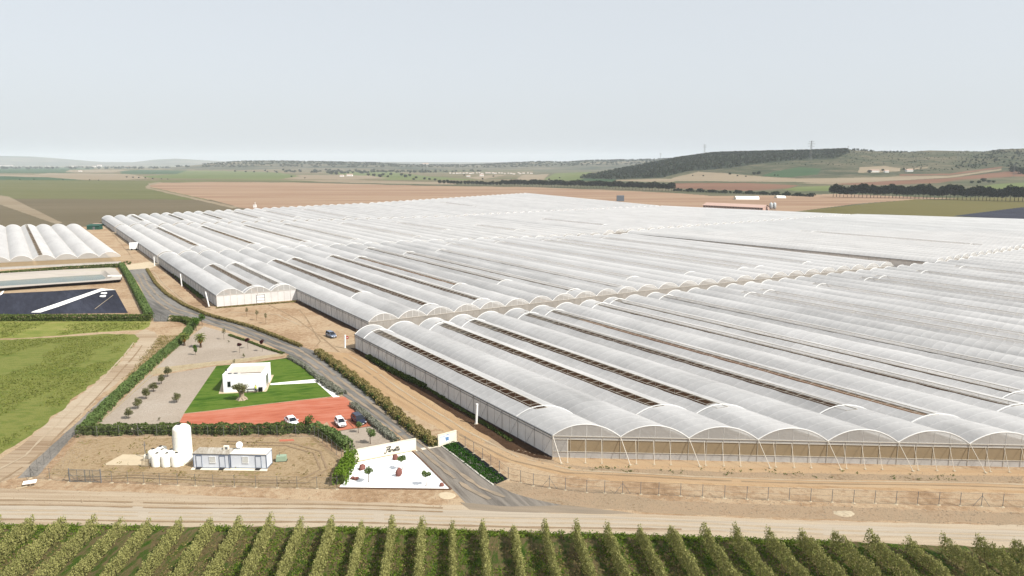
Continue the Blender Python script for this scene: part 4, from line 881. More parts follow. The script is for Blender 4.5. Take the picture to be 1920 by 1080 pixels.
p0=g(432.6,877.6)
t=thing('satellite_dish',(*loc2(p0,cr,.9,1.9),2.6),'round white satellite dish on top of the portable cabins','satellite dish'); c=loc2(p0,cr,.9,1.9)
m=MB(); m.bar((c[0],c[1],2.58),(c[0],c[1],3.2),.05,6); m.build('mast','galv',t)
m=MB(); dq=np.array((.15,-.95,.3)); dq/=np.linalg.norm(dq); b0=np.array((c[0],c[1]-.06,3.35)); m.bar(b0,b0+dq*.05,.5,18,.56); m.build('dish','whitemetal',t); m=MB(); m.bar(b0,b0+dq*.55+np.array((0,0,-.2)),.02,4); m.build('feed_arm','galv',t)
c=loc2(CP0,cr,4.9,1.9); t=thing('roof_unit',(c[0],c[1],2.6),'small cream air-conditioning box on the left cabin roof','air conditioner'); m=MB(); m.box((c[0],c[1],2.58),(.85,.5,.6),cr); m.build('case','cream',t); m=MB(); m.box((c[0]+.1,c[1]-.26,2.66),(.4,.03,.4),cr); m.build('grille','grey',t)
X,Y=g(345,862); t=thing('storage_tank',(X,Y,0),'tall cream-white cylindrical water tank towering over the cabins','tank')
m=MB(); m.lathe((X,Y,0),[(1.45,0),(1.47,.1),(1.45,.2),(1.45,5.55),(1.38,5.85),(1.05,6.15),(.5,6.32),(0.05,6.36)],32); m.build('shell','tank',t,smooth=True)
m=MB(); m.lathe((X-.35,Y,6.28),[(.3,0),(.3,.14),(.2,.18)],12); m.build('hatch','black',t)
m=MB(); 
for z in (1.5,3,4.5): m.lathe((X,Y,z),[(1.455,0),(1.47,.02),(1.47,.05),(1.455,.07)],32)
m.build('band','tank',t)
m=MB(); m.bar((X-1.1,Y-1.15,0),(X-1.1,Y-1.15,4.8),.06,6); m.build('pipe','grey',t)
def stank():
    t=thing('water_tank',(0,0,0),'','tank','small white tanks beside the tall one'); m=MB(); m.lathe((0,0,0),[(.86,0),(.88,.08),(.86,.2),(.88,.9),(.86,.95),(.88,1.75),(.8,1.95),(.4,2.15),(.22,2.2)],22); m.build('shell','tank',t,smooth=True); m=MB(); m.lathe((.1,0,2.18),[(.27,0),(.27,.1),(.1,.13)],12); m.build('lid','black',t); return t
st=stank(); k=0
for x,y,l in [(295,873,'small white tank, front row left, next to the pallet'),(313.5,873.3,'small white tank in the middle of the front row'),(332,873,'small white tank, front row right, against the tall tank'),(289,865.5,'small white tank, second row left'),(307,865.5,'small white tank in the middle of the second row'),(324,865.5,'small white tank, second row right, beside the tall tank'),(304,859.5,'small white tank at the back of the cluster')]:
    o=st if k==0 else copy_tree(st); place(o,(*g(x,y),.02),k*.7,1,l); k+=1
X,Y=g(275.5,864); t=thing('drum',(X,Y,0),'short cream drum at the left of the tank cluster','drum'); m=MB(); m.lathe((X,Y,.02),[(.5,0),(.52,.1),(.52,.95),(.35,1.15)],16); m.build('shell','cream',t,smooth=True); m=MB(); m.lathe((X+.1,Y,1.13),[(.2,0),(.2,.1)],10); m.build('lid','black',t)
X,Y=g(273,858); t=thing('pipe_post',(X,Y,0),'thin grey upright post with a cross piece behind the drum','post'); m=MB(); m.bar((X,Y,0),(X,Y,2.9),.06,6); m.build('post','grey',t); m=MB(); m.bar((X-.3,Y,2.3),(X+.3,Y,2.3),.05,5); m.build('cross_piece','grey',t)
X,Y=g(272,875.5); t=thing('pallet',(X,Y,0),'wooden pallet leaning beside the small tanks','pallet')
for k in range(6): m=MB(); z=.12+k*.19; m.box((X,Y+.06*k,z),(1.25,.05,.11),.12); m.build('slat','slab',t)
for s in (-.55,0,.55): m=MB(); m.bar((X+s,Y+.02,0.02),(X+s,Y+.38,1.25),.045,4); m.build('runner','bark',t)
X,Y=g(528,864); t=thing('generator',(X,Y,0),'small pale green machine box right of the cabins','generator'); m=MB(); m.box((X,Y,.12),(1.7,1.1,.85),.15,(.92,.9)); m.build('housing','palegreen',t); m=MB(); m.box((X,Y,0),(1.9,.9,.12),.15); m.build('skid','darkmetal',t); m=MB(); m.bar((X-.3,Y,.95),(X-.3,Y,1.5),.05,6); m.build('exhaust','galv',t)

# ---------------------------------------------------------------- entrance walls with lettering
def wall_between(a,b,h,th,label,name='sign_wall',mat='cream'):
    t=thing(name,(a[0],a[1],0),label,'wall'); L=math.dist(a,b); r=math.atan2(b[1]-a[1],b[0]-a[0]); m=MB(); c=((a[0]+b[0])/2-math.sin(r)*th/2,(a[1]+b[1])/2+math.cos(r)*th/2); m.box((c[0],c[1],0),(L,th,h),r); m.build('wall',mat,t)
    m=MB(); m.box((c[0],c[1],h),(L+.06,th+.08,.06),r); m.build('coping','concrete',t); return t,r,L
def onwall(a,r,x,z,d=.05): return (a[0]+x*math.cos(r)+math.sin(r)*d, a[1]+x*math.sin(r)-math.cos(r)*d, z)
a,b=g(647,869.5),g(780.5,843.5); t,r,L=wall_between(a,b,2.05,.3,'long cream entrance wall with the dark script name Florette'.replace(' Florette',''))
LET={'F':[[(.1,.95),(.35,1.08),(.95,1.12),(1.15,1.0)],[(.62,1.08),(.5,.6),(.36,.1),(.15,-.12),(-.05,-.02),(.02,.15)],[(.25,.55),(.55,.6),(.85,.62)]],
'l':[[(0,.12),(.22,.6),(.34,1.0),(.24,1.08),(.15,.8),(.12,.3),(.2,.05),(.34,.14)]],
'o':[[(0,.14),(.1,.42),(.25,.46),(.34,.28),(.24,.06),(.1,.04),(.03,.2)],[(.28,.42),(.44,.38)]],
'r':[[(0,.38),(.1,.5),(.14,.42),(.3,.44),(.26,.2),(.32,.04),(.44,.14)]],
'e':[[(0,.14),(.22,.26),(.28,.42),(.16,.46),(.06,.26),(.1,.06),(.26,.04),(.4,.16)]],
't':[[(0,.14),(.16,.6),(.22,.9)],[(.2,.8),(.1,.2),(.18,.03),(.32,.14)],[(.0,.62),(.2,.66),(.5,.68)]]}
m=MB(); x=0; k_=.86; sl=.22
for ch in 'Florette':
    for st in LET[ch]:
        P=[(x+(p[0]+p[1]*sl)*k_,p[1]*k_) for p in st]; m.path([onwall(a,r,L*.545+q[0],.55+q[1]*1.08,.05) for q in P],.06,4)
    x+={'F':.72,'l':.3,'o':.4,'r':.4,'e':.34,'t':.3}[ch]*k_
m.build('lettering','ink',t)
a2,b2=g(822,837.3),g(856.5,827.8); t,r2,L2=wall_between(a2,b2,2.05,.3,'short cream entrance wall carrying a white board with blue print'); 
m=MB(); m.quad(onwall(a2,r2,.35,.5,.03),onwall(a2,r2,2.35,.5,.03),onwall(a2,r2,2.35,1.9,.03),onwall(a2,r2,.35,1.9,.03)); bd=m.build('notice_board','board',t)
def rects(L_,mat,nm):
    m=MB()
    for x0,x1,z0,z1 in L_: m.quad(onwall(a2,r2,x0,z0,.04),onwall(a2,r2,x1,z0,.04),onwall(a2,r2,x1,z1,.04),onwall(a2,r2,x0,z1,.04))
    m.build(nm,mat,bd)
rects([(.42,1.5,1.76,1.84),(1.6,2.2,1.68,1.86),(.42,.62,1.5,1.66),(.7,.9,1.5,1.66),(.98,1.18,1.5,1.66),(1.26,1.46,1.44,1.62),(.45,.85,1.28,1.33),(1.0,1.5,1.3,1.36),(1.05,1.7,1.1,1.16),(1.5,2.2,.7,1.4)],'blue','print')
rects([(.5,.62,.95,1.1),(.5,.62,.68,.82)],'ink','symbols')
# edgings
def edging(label,pts,w,h,mat,name='kerb'):
    m=MB(); P=[g(*p) for p in pts]
    for a_,b_ in zip(P,P[1:]): m.box(((a_[0]+b_[0])/2,(a_[1]+b_[1])/2,0),(math.dist(a_,b_)+.02,w,h),math.atan2(b_[1]-a_[1],b_[0]-a_[0]))
    struct(m.build(name,mat))
edging('',[(828,836.5),(868,866),(898,890),(925,910)],.3,.14,'kerb'); edging('',[(773,846.6),(790,862),(846,917.8)],.25,.12,'brownedge','edging'); edging('',[(634,915.5),(845,918.3)],.3,.14,'brownedge','edging')
edging('',[(345,776),(400,770),(500,757.8),(624,744)],.14,.06,'limestone','edging'); edging('',[(178,800),(285,705)],.2,.1,'limestone','edging'); edging('',[(626,809.8),(703.5,798)],.14,.06,'brownedge','edging')
X,Y=g(838,929); m=MB(); m.blob((X,Y,-.02),(1.6,1.25,.1),5,14,4,.12); struct(m.build('concrete_pad','slab'))
X,Y=g(1583,963); m=MB(); m.blob((X,Y,-.02),(1.3,1.2,.12),3,12,4,.25); o=m.build('boulder','stone'); tag(o,'flat pale stone lying on the bank beside the wide dirt road','stone')
# ---------------------------------------------------------------- cars
def car(paint,kind,label):
    t=thing('car',(0,0,0),label,'car','cars at the site')
    if kind=='suv': L,w,zb,zt,h,c0,c1,r0,r1=4.45,.92,.32,1.0,1.64,-2.1,1.05,-1.75,.25
    elif kind=='hatch': L,w,zb,zt,h,c0,c1,r0,r1=3.65,.82,.28,.92,1.5,-1.72,.95,-1.45,.2
    elif kind=='mpv': L,w,zb,zt,h,c0,c1,r0,r1=4.5,.92,.3,1.0,1.68,-2.15,1.35,-1.95,.35
    else: L,w,zb,zt,h,c0,c1,r0,r1=4.7,.91,.26,.93,1.43,-1.75,1.15,-1.05,.25
    hl=L/2; m=MB()
    st=[(-hl,zb+.15,zt-.28,w*.8),(-hl+.1,zb,zt-.08,w*.92),(-hl+.5,zb-.05,zt+(.02 if kind!='sedan' else .0),w),(-.6,zb-.06,zt+.02,w),(.7,zb-.06,zt,w),(hl-.9,zb-.05,zt-.06,w*.99),(hl-.35,zb,zt-.17,w*.93),(hl-.06,zb+.08,zt-.32,w*.8),(hl,zb+.18,zt-.42,w*.7)]
    for x,z0,z1,ww in st:
        m.v+=[(x,-ww*.8,z0),(x,-ww*.98,z0+.14),(x,-ww,(z0+z1)/2),(x,-ww*.95,z1-.1),(x,-ww*.82,z1),(x,ww*.82,z1),(x,ww*.95,z1-.1),(x,ww,(z0+z1)/2),(x,ww*.98,z0+.14),(x,ww*.8,z0)]
    for k in range(len(st)-1):
        for i in range(10): j=(i+1)%10; a_=k*10; m.f.append((a_+i,a_+j,a_+10+j,a_+10+i))
    m.f.append(tuple(range(10))[::-1]); n=(len(st)-1)*10; m.f.append(tuple(range(n,n+10)))
    m.build('body',paint,t,smooth=False)
    wb,wt=w*.84,w*.66; zt2=zt-.02
    lo=[(c0,wb),(c1,wb)]; 
    A=[(c0,-wb,zt2),(c1,-wb,zt2),(c1,wb,zt2),(c0,wb,zt2)]; B_=[(r0,-wt,h-.05),(r1,-wt,h-.05),(r1,wt,h-.05),(r0,wt,h-.05)]
    for nm,q in (('windscreen',(A[1],A[2],B_[2],B_[1])),('rear_window',(A[3],A[0],B_[0],B_[3])),('side_window',(A[0],A[1],B_[1],B_[0])),('side_window',(A[2],A[3],B_[3],B_[2]))): m=MB(); m.quad(*q); m.build(nm,'glass',t)
    m=MB(); m.box(((r0+r1)/2,0,h-.06),(r1-r0+.1,wt*2+.08,.07),0,(.94,.9)); m.build('roof',paint,t)
    m=MB()
    for i in range(4): m.bar(A[i],B_[i],.045,4)
    for s in (-1,1): mx=(c0+c1)/2-.1; m.bar((mx,s*wb*1.0,zt2),((r0+r1)/2,s*wt*1.02,h-.05),.035,4)
    m.build('pillar',paint,t)
    for sx in (-hl+.78,hl-.85):
        for s in (-1,1):
            m=MB(); m.bar((sx,s*(w-.2),.33),(sx,s*(w+.01),.33),.33,14); q=m.build('wheel','tyre',t); m=MB(); m.bar((sx,s*(w+.0),.33),(sx,s*(w+.02),.33),.21,10); m.build('rim','galv',q)
    for s in (-1,1):
        m=MB(); m.box((hl-.2,s*w*.68,zt-.42),(.26,.34,.15),s*-.35); m.build('headlight','lampw',t)
        m=MB(); m.box((-hl+.06,s*w*.74,zt-.3),(.14,.26,.2)); m.build('tail_light','lampr',t)
        m=MB(); m.box((c1-.28,s*(w+.07),zt),(.13,.2,.13)); m.build('mirror',paint,t)
    m=MB(); m.box((hl-.03,0,.5),(.08,w*1.0,.16)); m.build('grille','black',t)
    m=MB(); m.box((hl+.0,0,.4),(.05,.5,.11)); m.build('number_plate','board',t)
    return t
bay=math.atan2(129.5-133,-30.4+32.5)
place(car('paintw','sedan','white saloon car parked alone behind the back hedge on the red car park'),(*g(547,795),.02),bay+R(3))
place(car('paintw','hatch','small white hatchback parked left of the dark blue car'),(*g(638.5,797.5),.02),bay-R(2))
place(car('paintn','suv','dark navy blue car in the bay next to the road shrubs'),(*g(672.5,792.5),.02),bay+R(2))
place(car('paints','mpv','silver-blue people carrier standing on the dirt yard by the greenhouse'),(*g(621,632),.02),R(-52))
# ---------------------------------------------------------------- fences
def fence(label,pts,sp,h,mat='fencewire',braces=(),foot=False,post='galv',cat='fence'):
    P=[g(*p) for p in pts]; t=thing('wire_fence',(P[0][0],P[0][1],0),label,cat); msh=MB(); rl=MB(); k=0
    for a_,b_ in zip(P,P[1:]):
        L=math.dist(a_,b_); n=max(1,round(L/sp))
        msh.quad((a_[0],a_[1],.03),(b_[0],b_[1],.03),(b_[0],b_[1],h),(a_[0],a_[1],h))
        for z in (.05,h*.52,h): rl.bar((a_[0],a_[1],z),(b_[0],b_[1],z),.018,3)
        for i in range(n+(1 if b_ is P[-1] else 0)):
            x,y=a_[0]+(b_[0]-a_[0])*i/n,a_[1]+(b_[1]-a_[1])*i/n; m=MB(); m.bar((x,y,0),(x,y,h+.08),.042,5); ps=m.build('post',post,t)
            if foot: m=MB(); m.blob((x,y-.05,.0),(.3,.25,.1),k,7,4,.2); m.build('footing','stone',ps)
            if k in braces:
                ux,uy=(b_[0]-a_[0])/L,(b_[1]-a_[1])/L
                for s in (-1,1): m=MB(); m.bar((x,y,h*.85),(x+ux*s*1.2,y+uy*s*1.2,0),.03,4); m.build('brace',post,t)
            k+=1
    msh.build('mesh_panel',mat,t); rl.build('wire','galv',t)
fence('wire fence running from the notice wall along the dirt bank to the right edge',[(857,827.5),(905,862),(953,899),(1000,911),(1060,919),(1100,923.5),(1235,928),(1400,936),(1600,943),(1760,947),(1920,951.5),(2200,962)],3.0,2.0,braces=(9,13,30),foot=True,post='grey')
fence('wire fence along the front of the tank compound, with pale footings',[(58,896),(130,903),(210,905),(300,908.5),(400,912),(520,915),(632,917)],3.0,1.9,foot=True,braces=(2,),post='galv')
fence('wire fence along the back of the tank compound before the dark hedge',[(141,821),(224,818),(330,818),(450,818.5),(590,819)],3.4,2.1,post='galv',braces=(3,12))
fence('wire fence with brown mesh climbing beside the turning hedge',[(590,818),(605,831),(622,845),(641,862),(652,872)],2.2,2.0,mat='fencebrown',post='galv')
fence('wire fence on the left side of the tank compound along the grey strip',[(58,896),(95,860),(141,821)],3.0,2.0,braces=(0,),post='galv')
fence('short wire fence between the bright hedge and the compound',[(632,917),(640,893),(650,872)],2.4,1.8,mat='fencewire',post='galv')
def gate(label,a_,b_,h,leaves=1):
    t=thing('gate',(a_[0],a_[1],0),label,'gate'); 
    for i in range(leaves):
        p=lerp(a_,b_,i/leaves+.01); q=lerp(a_,b_,(i+1)/leaves-.01); m=MB()
        for z in (.1,h*.5,h): m.bar((*p,z),(*q,z),.04,5)
        for f in (0,.5,1): c=lerp(p,q,f); m.bar((*c,.1),(*c,h),.04,5)
        l=m.build('leaf_frame','galv',t); m=MB(); m.quad((*p,.1),(*q,.1),(*q,h),(*p,h)); m.build('mesh_panel','gatewire',l)
    for c in (a_,b_): m=MB(); m.bar((*c,0),(*c,h+.2),.08,6); m.build('post','grey',t)
M['gatewire']=veil('gate_wire',(150,150,150),.82,.6)
gate('wide grey wire gate across the road junction near the pond hedge',g(288.5,602.5),g(315,602.5),2.3,2)
gate('brown two-leaf wire gate in the front fence of the tank compound',g(131,903.5),g(190,905),2.1,2)
# white masts
for x,y,yt,xt,l in [(893,795,755,895,'tall white pole beside the long side wall of the nearest greenhouse'),(647,653,627,648,'white pole with a small red sign at the nearest greenhouse corner'),(392,575,546,387,'leaning white pole at the corner of the three-span wing'),(341,537,513,340,'white pole halfway along the three-span greenhouse wing'),(290,499,481,290,'white pole at the far corner of the three-span wing by the gap')]:
    X,Y=g(x,y); h=(y-yt)/(y-HY)*H; t=thing('pole',(X,Y,0),l,'pole','white poles along the greenhouses'); dx=(xt-x)/FF*Y; m=MB(); m.bar((X,Y,0),(X+dx,Y,h),.23,10); m.build('shaft','whitemetal',t,smooth=False); m=MB(); m.box((X,Y,0),(.7,.7,.12)); m.build('base','stone',t)
X,Y=g(651.5,641); t=thing('warning_sign',(X,Y,0),'small red and white sign beside the white pole at the greenhouse corner','sign'); m=MB(); m.bar((X,Y,0),(X,Y,1.5),.03,5); m.build('post','galv',t); m=MB(); m.bar((X,Y-.05,1.3),(X,Y-.08,1.3),.4,12); p_=m.build('plate','redsign',t); m=MB(); m.box((X,Y-.1,1.24),(.5,.02,.12)); m.build('bar','board',p_)
X,Y=g(56,912); t=thing('fallen_board',(X,Y,0),'fallen white board on trestle legs lying outside the compound corner','board'); m=MB(); m.quad((X-.9,Y-.35,.45),(X+.95,Y+.1,.6),(X+.95,Y+.45,1.0),(X-.9,Y,.85)); m.quad((X-.9,Y,.85),(X+.95,Y+.45,1.0),(X+.95,Y+.5,.97),(X-.9,Y+.05,.82)); m.build('board','board',t); m=MB(); m.bar((X-1.6,Y-.9,.05),(X-.2,Y-.3,.15),.12,4); m.bar((X,Y,.0),(X+.2,Y,.7),.05,4); m.build('leg','slab',t)
# ---------------------------------------------------------------- ponds, trailer, shed
def poly3(name,pts,mat,kind='structure'):
    m=MB(); m.quad(*pts); o=m.build(name,mat); struct(o); return o
zr=1.4
OUT=[(-120,505),(0,512),(120,504.5),(214,500.5),(222,504),(232,518),(228,527),(205,529),(100,537),(0,544),(-120,550)]
OUT=[(-140,521),(0,512.5),(120,505.5),(206,501.5),(216,502.5),(229,518.5),(226,524),(190,527),(100,533),(0,540.5),(-140,550)]
INN=[(-140,526),(0,517),(110,510),(190,505.5),(196,506.5),(211,519.5),(205,523),(180,525),(100,530.5),(0,537.5),(-140,546)]
WAT=[(-140,536),(0,527),(110,519),(188,514.5),(191,515),(199,521),(195,523.4),(180,525),(100,530.2),(0,536.5),(-140,545)]
po=[(*g(x,y,zr),zr) for x,y in OUT]; pi_=[(*g(x,y,zr),zr) for x,y in INN]; zw=-.0+.15
pw=[(*g(x,y,zw),zw) for x,y in WAT]; pb=[(*g(x,y+4,0),.01) for x,y in OUT]
m=MB(); n=len(po)
for i in range(n-1): m.quad(po[i],po[i+1],pi_[i+1],pi_[i])
struct(m.build('pond_rim','poolwall'))
m=MB()
for i in range(n-1): m.quad(pb[i],pb[i+1],po[i+1],po[i])
struct(m.build('pond_bank','darkrim'))
m=MB()
for i in range(n-1): m.quad(pi_[i],pi_[i+1],pw[i+1],pw[i])
struct(m.build('pond_wall','poolwall')); m=MB(); m.quad(*pw); struct(m.build('water','water'))
p=g(214,518,1.5); m=MB(); m.box((p[0],p[1],1.42),(5.2,1.0,.5),.05); m.box((p[0]+2.9,p[1],1.42),(.6,.6,.7)); o=m.build('inlet_box','whiteliner'); tag(o,'white inlet structure on the right rim of the water pond','inlet')
area('pond_liner',[(-140,557),(0,550.5),(100,546),(180,541),(190,542),(216,543.5),(240,587),(0,590),(-140,592)],'liner',.02)
area('liner_strip',[(58,586),(62,584),(186,542),(190,541),(218,543.5),(200,544.5),(190,546),(110,575),(76,586)],'whiteliner',.05)
area('liner_strip',[(-30,560),(0,551),(9,540),(11,541),(4,552),(-20,562)],'whiteliner',.05)
m=MB(); a_,b_=g(178,580),g(212,554); m.bar((*a_,.12),(*b_,.12),.08,4); o=m.build('hose','stone'); tag(o,'thin pale hose lying diagonally over the dark liner','hose')
for x,y,l in ((193,557,'white round pump float on the dark liner, the nearer of two'),(195,551.5,'white pump float on the dark liner, the farther of two')):
    X,Y=g(x,y); t=thing('pump_float',(X,Y,0),l,'float','pump floats on the liner'); m=MB(); m.lathe((X,Y,.05),[(1.0,0),(1.15,.3),(.9,.6),(.3,.7)],14); m.build('float','whitemetal',t); m=MB(); m.lathe((X,Y,.72),[(.45,0),(.4,.3)],10); m.build('pump','black',t)
X,Y=g(252,468.5); t=thing('box_trailer',(X,Y,0),'white box container with its dark end open beside the rear greenhouse wall','container'); rz=A0-R(12)
m=MB(); m.box((X,Y,.6),(4.6,3.4,3.6),rz); m.build('body','whitemetal',t); e=(X+2.33*math.cos(rz),Y+2.33*math.sin(rz)); m=MB(); m.box((e[0],e[1],.8),(.06,2.6,3.1),rz); m.build('open_end','black',t)
for s in (-1,1): m=MB(); q=(X+s*1.2*math.cos(rz)+1.6*math.sin(rz),Y+s*1.2*math.sin(rz)-1.6*math.cos(rz)); m.bar((q[0],q[1],.5),(q[0]+.25*math.sin(rz),q[1]-.25*math.cos(rz),.5),.5,12); m.build('wheel','tyre',t)
m=MB(); m.box((X,Y,.4),(4.4,3.0,.2),rz); m.build('chassis','darkmetal',t)
X,Y=g(178,430); t=thing('shed',(X,Y,0),'dark green shed with a low roof behind the separate left greenhouse','shed'); m=MB(); m.box((X,Y,0),(9,6,3.0),.1); m.build('wall','shed',t); m=MB(); m.quad((X-5,Y-3.4,3.02),(X+5,Y-3.0,3.02),(X+5,Y+3.6,3.9),(X-5,Y+3.2,3.9)); m.quad((X-5,Y+3.2,3.9),(X+5,Y+3.6,3.9),(X+5,Y+3.7,3.0),(X-5,Y+3.3,3.0)); m.build('roof','shed',t); m=MB(); m.box((X+1,Y-3.05,.0),(1.6,.1,2.2),.1); m.build('door','grey',t)
X,Y=g(183,424); m=MB(); m.box((X,Y,0),(6,3,2),0); m.box((X,Y,2),(6.3,3.3,.15)); o=m.build('crate_stack','roof_tile'); tag(o,'brownish stack of crates just behind the green shed','crates')
for x,y,l in ((236,494,'round dark bush at the road end near the left greenhouse corner'),(243,496,'second small bush at the road end by the pale slab')):
    o=tree('bush',l,'bush',1.5,1.1,.05,'hedge_dk',120,.25,.8,5); place(o,at(x,y))
area('concrete_pad',[(232,500),(240,496),(300,488),(303,495),(282,503),(240,506)],'slab',.018,.1)
# ---------------------------------------------------------------- countryside
def ptree(h,cr,n,size,label,mat,seed):
    rng=np.random.default_rng(seed); t=thing('pine_tree',(0,0,0),label,'pine tree','pines of the roadside belts'); m=MB(); m.bar((0,0,0),(0,0,h*.5),.35,5,.2)
    for k in range(3): a=k*2.1; m.bar((0,0,h*.35),(math.cos(a)*cr*.5,math.sin(a)*cr*.5,h*.6),.15,4,.08)
    m.build('trunk','bark',t); c=MB(); c.leaves(crown_pts(n,(0,0,h*.62),(cr,cr,h*.39),rng,12,.55),size,rng); c.build('crown','pine',t); return t
LB1='dark pine with a bare lower trunk in the belt at the right edge'; LB2='dark pine in the middle belt at the far edge of the red field'; LB3='dark tree in the short left belt beyond the red field'
pp=[ptree(17,5.6,760,1.0,LB1,'pine',k) for k in range(3)]; cnt=0
def pcopy(X,Y,Z,s,label):
    global cnt
    o=pp[cnt] if cnt<3 else copy_tree(pp[cnt%3]); place(o,(X,Y,Z),cnt*1.7,s,label); cnt+=1
x=1562
while x<2000:
    yb=np.interp(x,[1557,1700,1920,2000],[369.5,372,378,381]); X,Y=g(x,yb); s=1.1+.12*math.sin(x*.11)+random.uniform(-.09,.09); pcopy(X,Y,0,(s*1.05,s*1.05,s),LB1); x+=random.uniform(6,8.5)
x=943
while x<1262:
    yb=np.interp(x,[905,1000,1130,1262],[347.5,349.5,353,358.5]); X,Y,Z=gh(x,yb); s=.95+.08*math.sin(x*.17)+random.uniform(-.07,.07); pcopy(X,Y,Z,(s*1.2,s*1.2,s*.92),LB2); x+=random.uniform(5,7)
x=824
while x<938:
    yb=np.interp(x,[824,938],[345.5,349]); X,Y,Z=gh(x,yb); s=.72+random.uniform(-.12,.12); pcopy(X,Y,Z,(s*1.2,s*1.2,s*.9),LB3); x+=random.uniform(5,8)
# round bushes and small trees dotted about
fb=thing('bush',(0,0,0),'','bush','bushes dotted over the plain'); c=MB(); c.leaves(crown_pts(150,(0,0,3.2),(4,4,3.4),np.random.default_rng(5),6,.6),1.1,np.random.default_rng(6)); c.build('foliage','forest',fb); first=True
BL=[(x,y,s,l) for grp,l in (([(1903,322,3.2),(1918,326,3.4)],'very large round dark tree near the right edge on the slope'),
([(1266+q*6.1,357.5+q*.27,.95+.35*math.sin(q*1.7)+.15*math.sin(q*4.1)) for q in range(43)],'grey-green bush in the line of scrub behind the pink-roofed shed'),
([(1415,327,1.3),(1423,326.5,1.6),(1370,327,1),(1384,330,.6),(1400,331,.6),(1454,329,.6),(1460,329,.5),(1300,329.5,.5),(1320,330,.6),(1632,323.5,1.4),(1656,320,1.0),(1696,318,.9),(1728,316,.6)],'dark small tree standing on the pale slope below the hills'),
([(1848,340,1.6),(1840,343,1.2),(1858,342,1.2),(1867,342,1),(1826,343,1.1)],'bright bush above the right-hand pine belt'),
([(690,329,1.3),(700,330,1.5),(712,332,1.8),(718,328.5,1.3),(726,332,1.2),(732,328,1.4),(752,329,1.4),(760,332,1.6),(768,330,1.3),(780,334,1.2),(795,336,1.3),(805,337,1.2),(815,338,1.2),(775,337,1.1)],'dark tree in the loose group at the centre beyond the red field'),
([(235,332.5,.7),(247,333,.7),(258,333.5,.7),(270,334,.7),(284,335,.7),(300,335.5,.5),(312,336,.5),(115,337.5,.5),(165,337.6,.5),(182,338,.5),(60,336.6,.5),(33,336.8,.5),(545,331.5,.8),(570,334,.6),(620,326.5,2),(630,327,1.6),(440,322,1.2),(460,322.8,1.1),(475,322.8,1.1),(500,323,.9),(518,324,.9)],'small dark tree on a field boundary of the left plain'),
([(1030,337,.9),(1050,334,.7),(905,336,.9),(870,329,.8),(925,331,.8),(1095,330,1.2),(1105,328,1.2),(1120,331,1.2)],'dark shrub among the tan fields behind the middle pine belt')) for x,y,s in grp]
for x,y,s,l in BL:
    X,Y,Z=gh(x,y); k=Y/2400 if Y<9000 else 1.4
    s=s*max(.85,min(k,1.4)); o=fb if first else copy_tree(fb); first=False; place(o,(X,Y,Z-.3),x,(s*1.1,s*1.1,s),l)
# pine forest on the hill and distant woods: one mass each
def forest(name,poly,n,r,h,mat='forest',Y0=1350,Y1=3400):
    xs=RNG.uniform(min(p[0] for p in poly),max(p[0] for p in poly),n*5); ys=RNG.uniform(min(p[1] for p in poly),max(p[1] for p in poly),n*5)
    Ys=RNG.uniform(Y0,Y1,n*60); XS=RNG.uniform(min(p[0] for p in poly),max(p[0] for p in poly),n*60); hh=height(XS,Ys); yp=HY-(hh-H)*FF/Ys
    ok=inpoly(XS,yp,poly); ok&=(hh>3)|(Y0>3400); XS,Ys,hh=XS[ok][:n],Ys[ok][:n],hh[ok][:n]; X=(XS-960)/FF*Ys
    q=9; cs=np.repeat(np.stack([X,Ys,hh],1),q,0); k=len(cs); off=RNG.normal(size=(k,3)); off/=np.linalg.norm(off,axis=1)[:,None]; cs=cs+off*np.array((r*.7,r*.7,h*.4))+np.array((0,0,h*.5))
    m=MB(); m.leaves(cs,r*.75,RNG,.1); m.build(name,mat,kind='stuff')
forest('forest',[(1085,334),(1130,324),(1200,311),(1280,296),(1340,288.5),(1450,284),(1585,280),(1590,285),(1570,297),(1500,300),(1430,306),(1370,315),(1290,321),(1240,333),(1150,336)],5200,3.6,8)
forest('woods',[(1780,320),(1810,300),(1860,283),(1990,278),(2100,276),(2100,318),(1900,313),(1860,312)],700,3.2,5)
forest('scrub_bushes',[(1440,309),(1570,300),(1600,284),(1800,284),(1930,279),(1930,309),(1880,311),(1780,322),(1700,322),(1690,308),(1600,311),(1500,311)],1200,1.5,2.2)
forest('woods',[(-60,314),(640,312),(640,315),(-60,318)],170,16,14,'forest',5200,8500)
forest('woods',[(380,302),(940,300),(1300,294),(1300,306),(940,314),(380,313)],1500,9,6,'forest',4600,6300)
forest('woods',[(480,317.5),(900,314),(900,322),(640,326),(480,321)],130,9,9,'forest',3500,4600)
forest('woods',[(1585,284),(1600,282),(1640,284.5),(1630,287),(1590,288)],50,3.5,7); forest('woods',[(1655,286),(1700,286),(1700,288),(1655,288)],40,3.5,6)
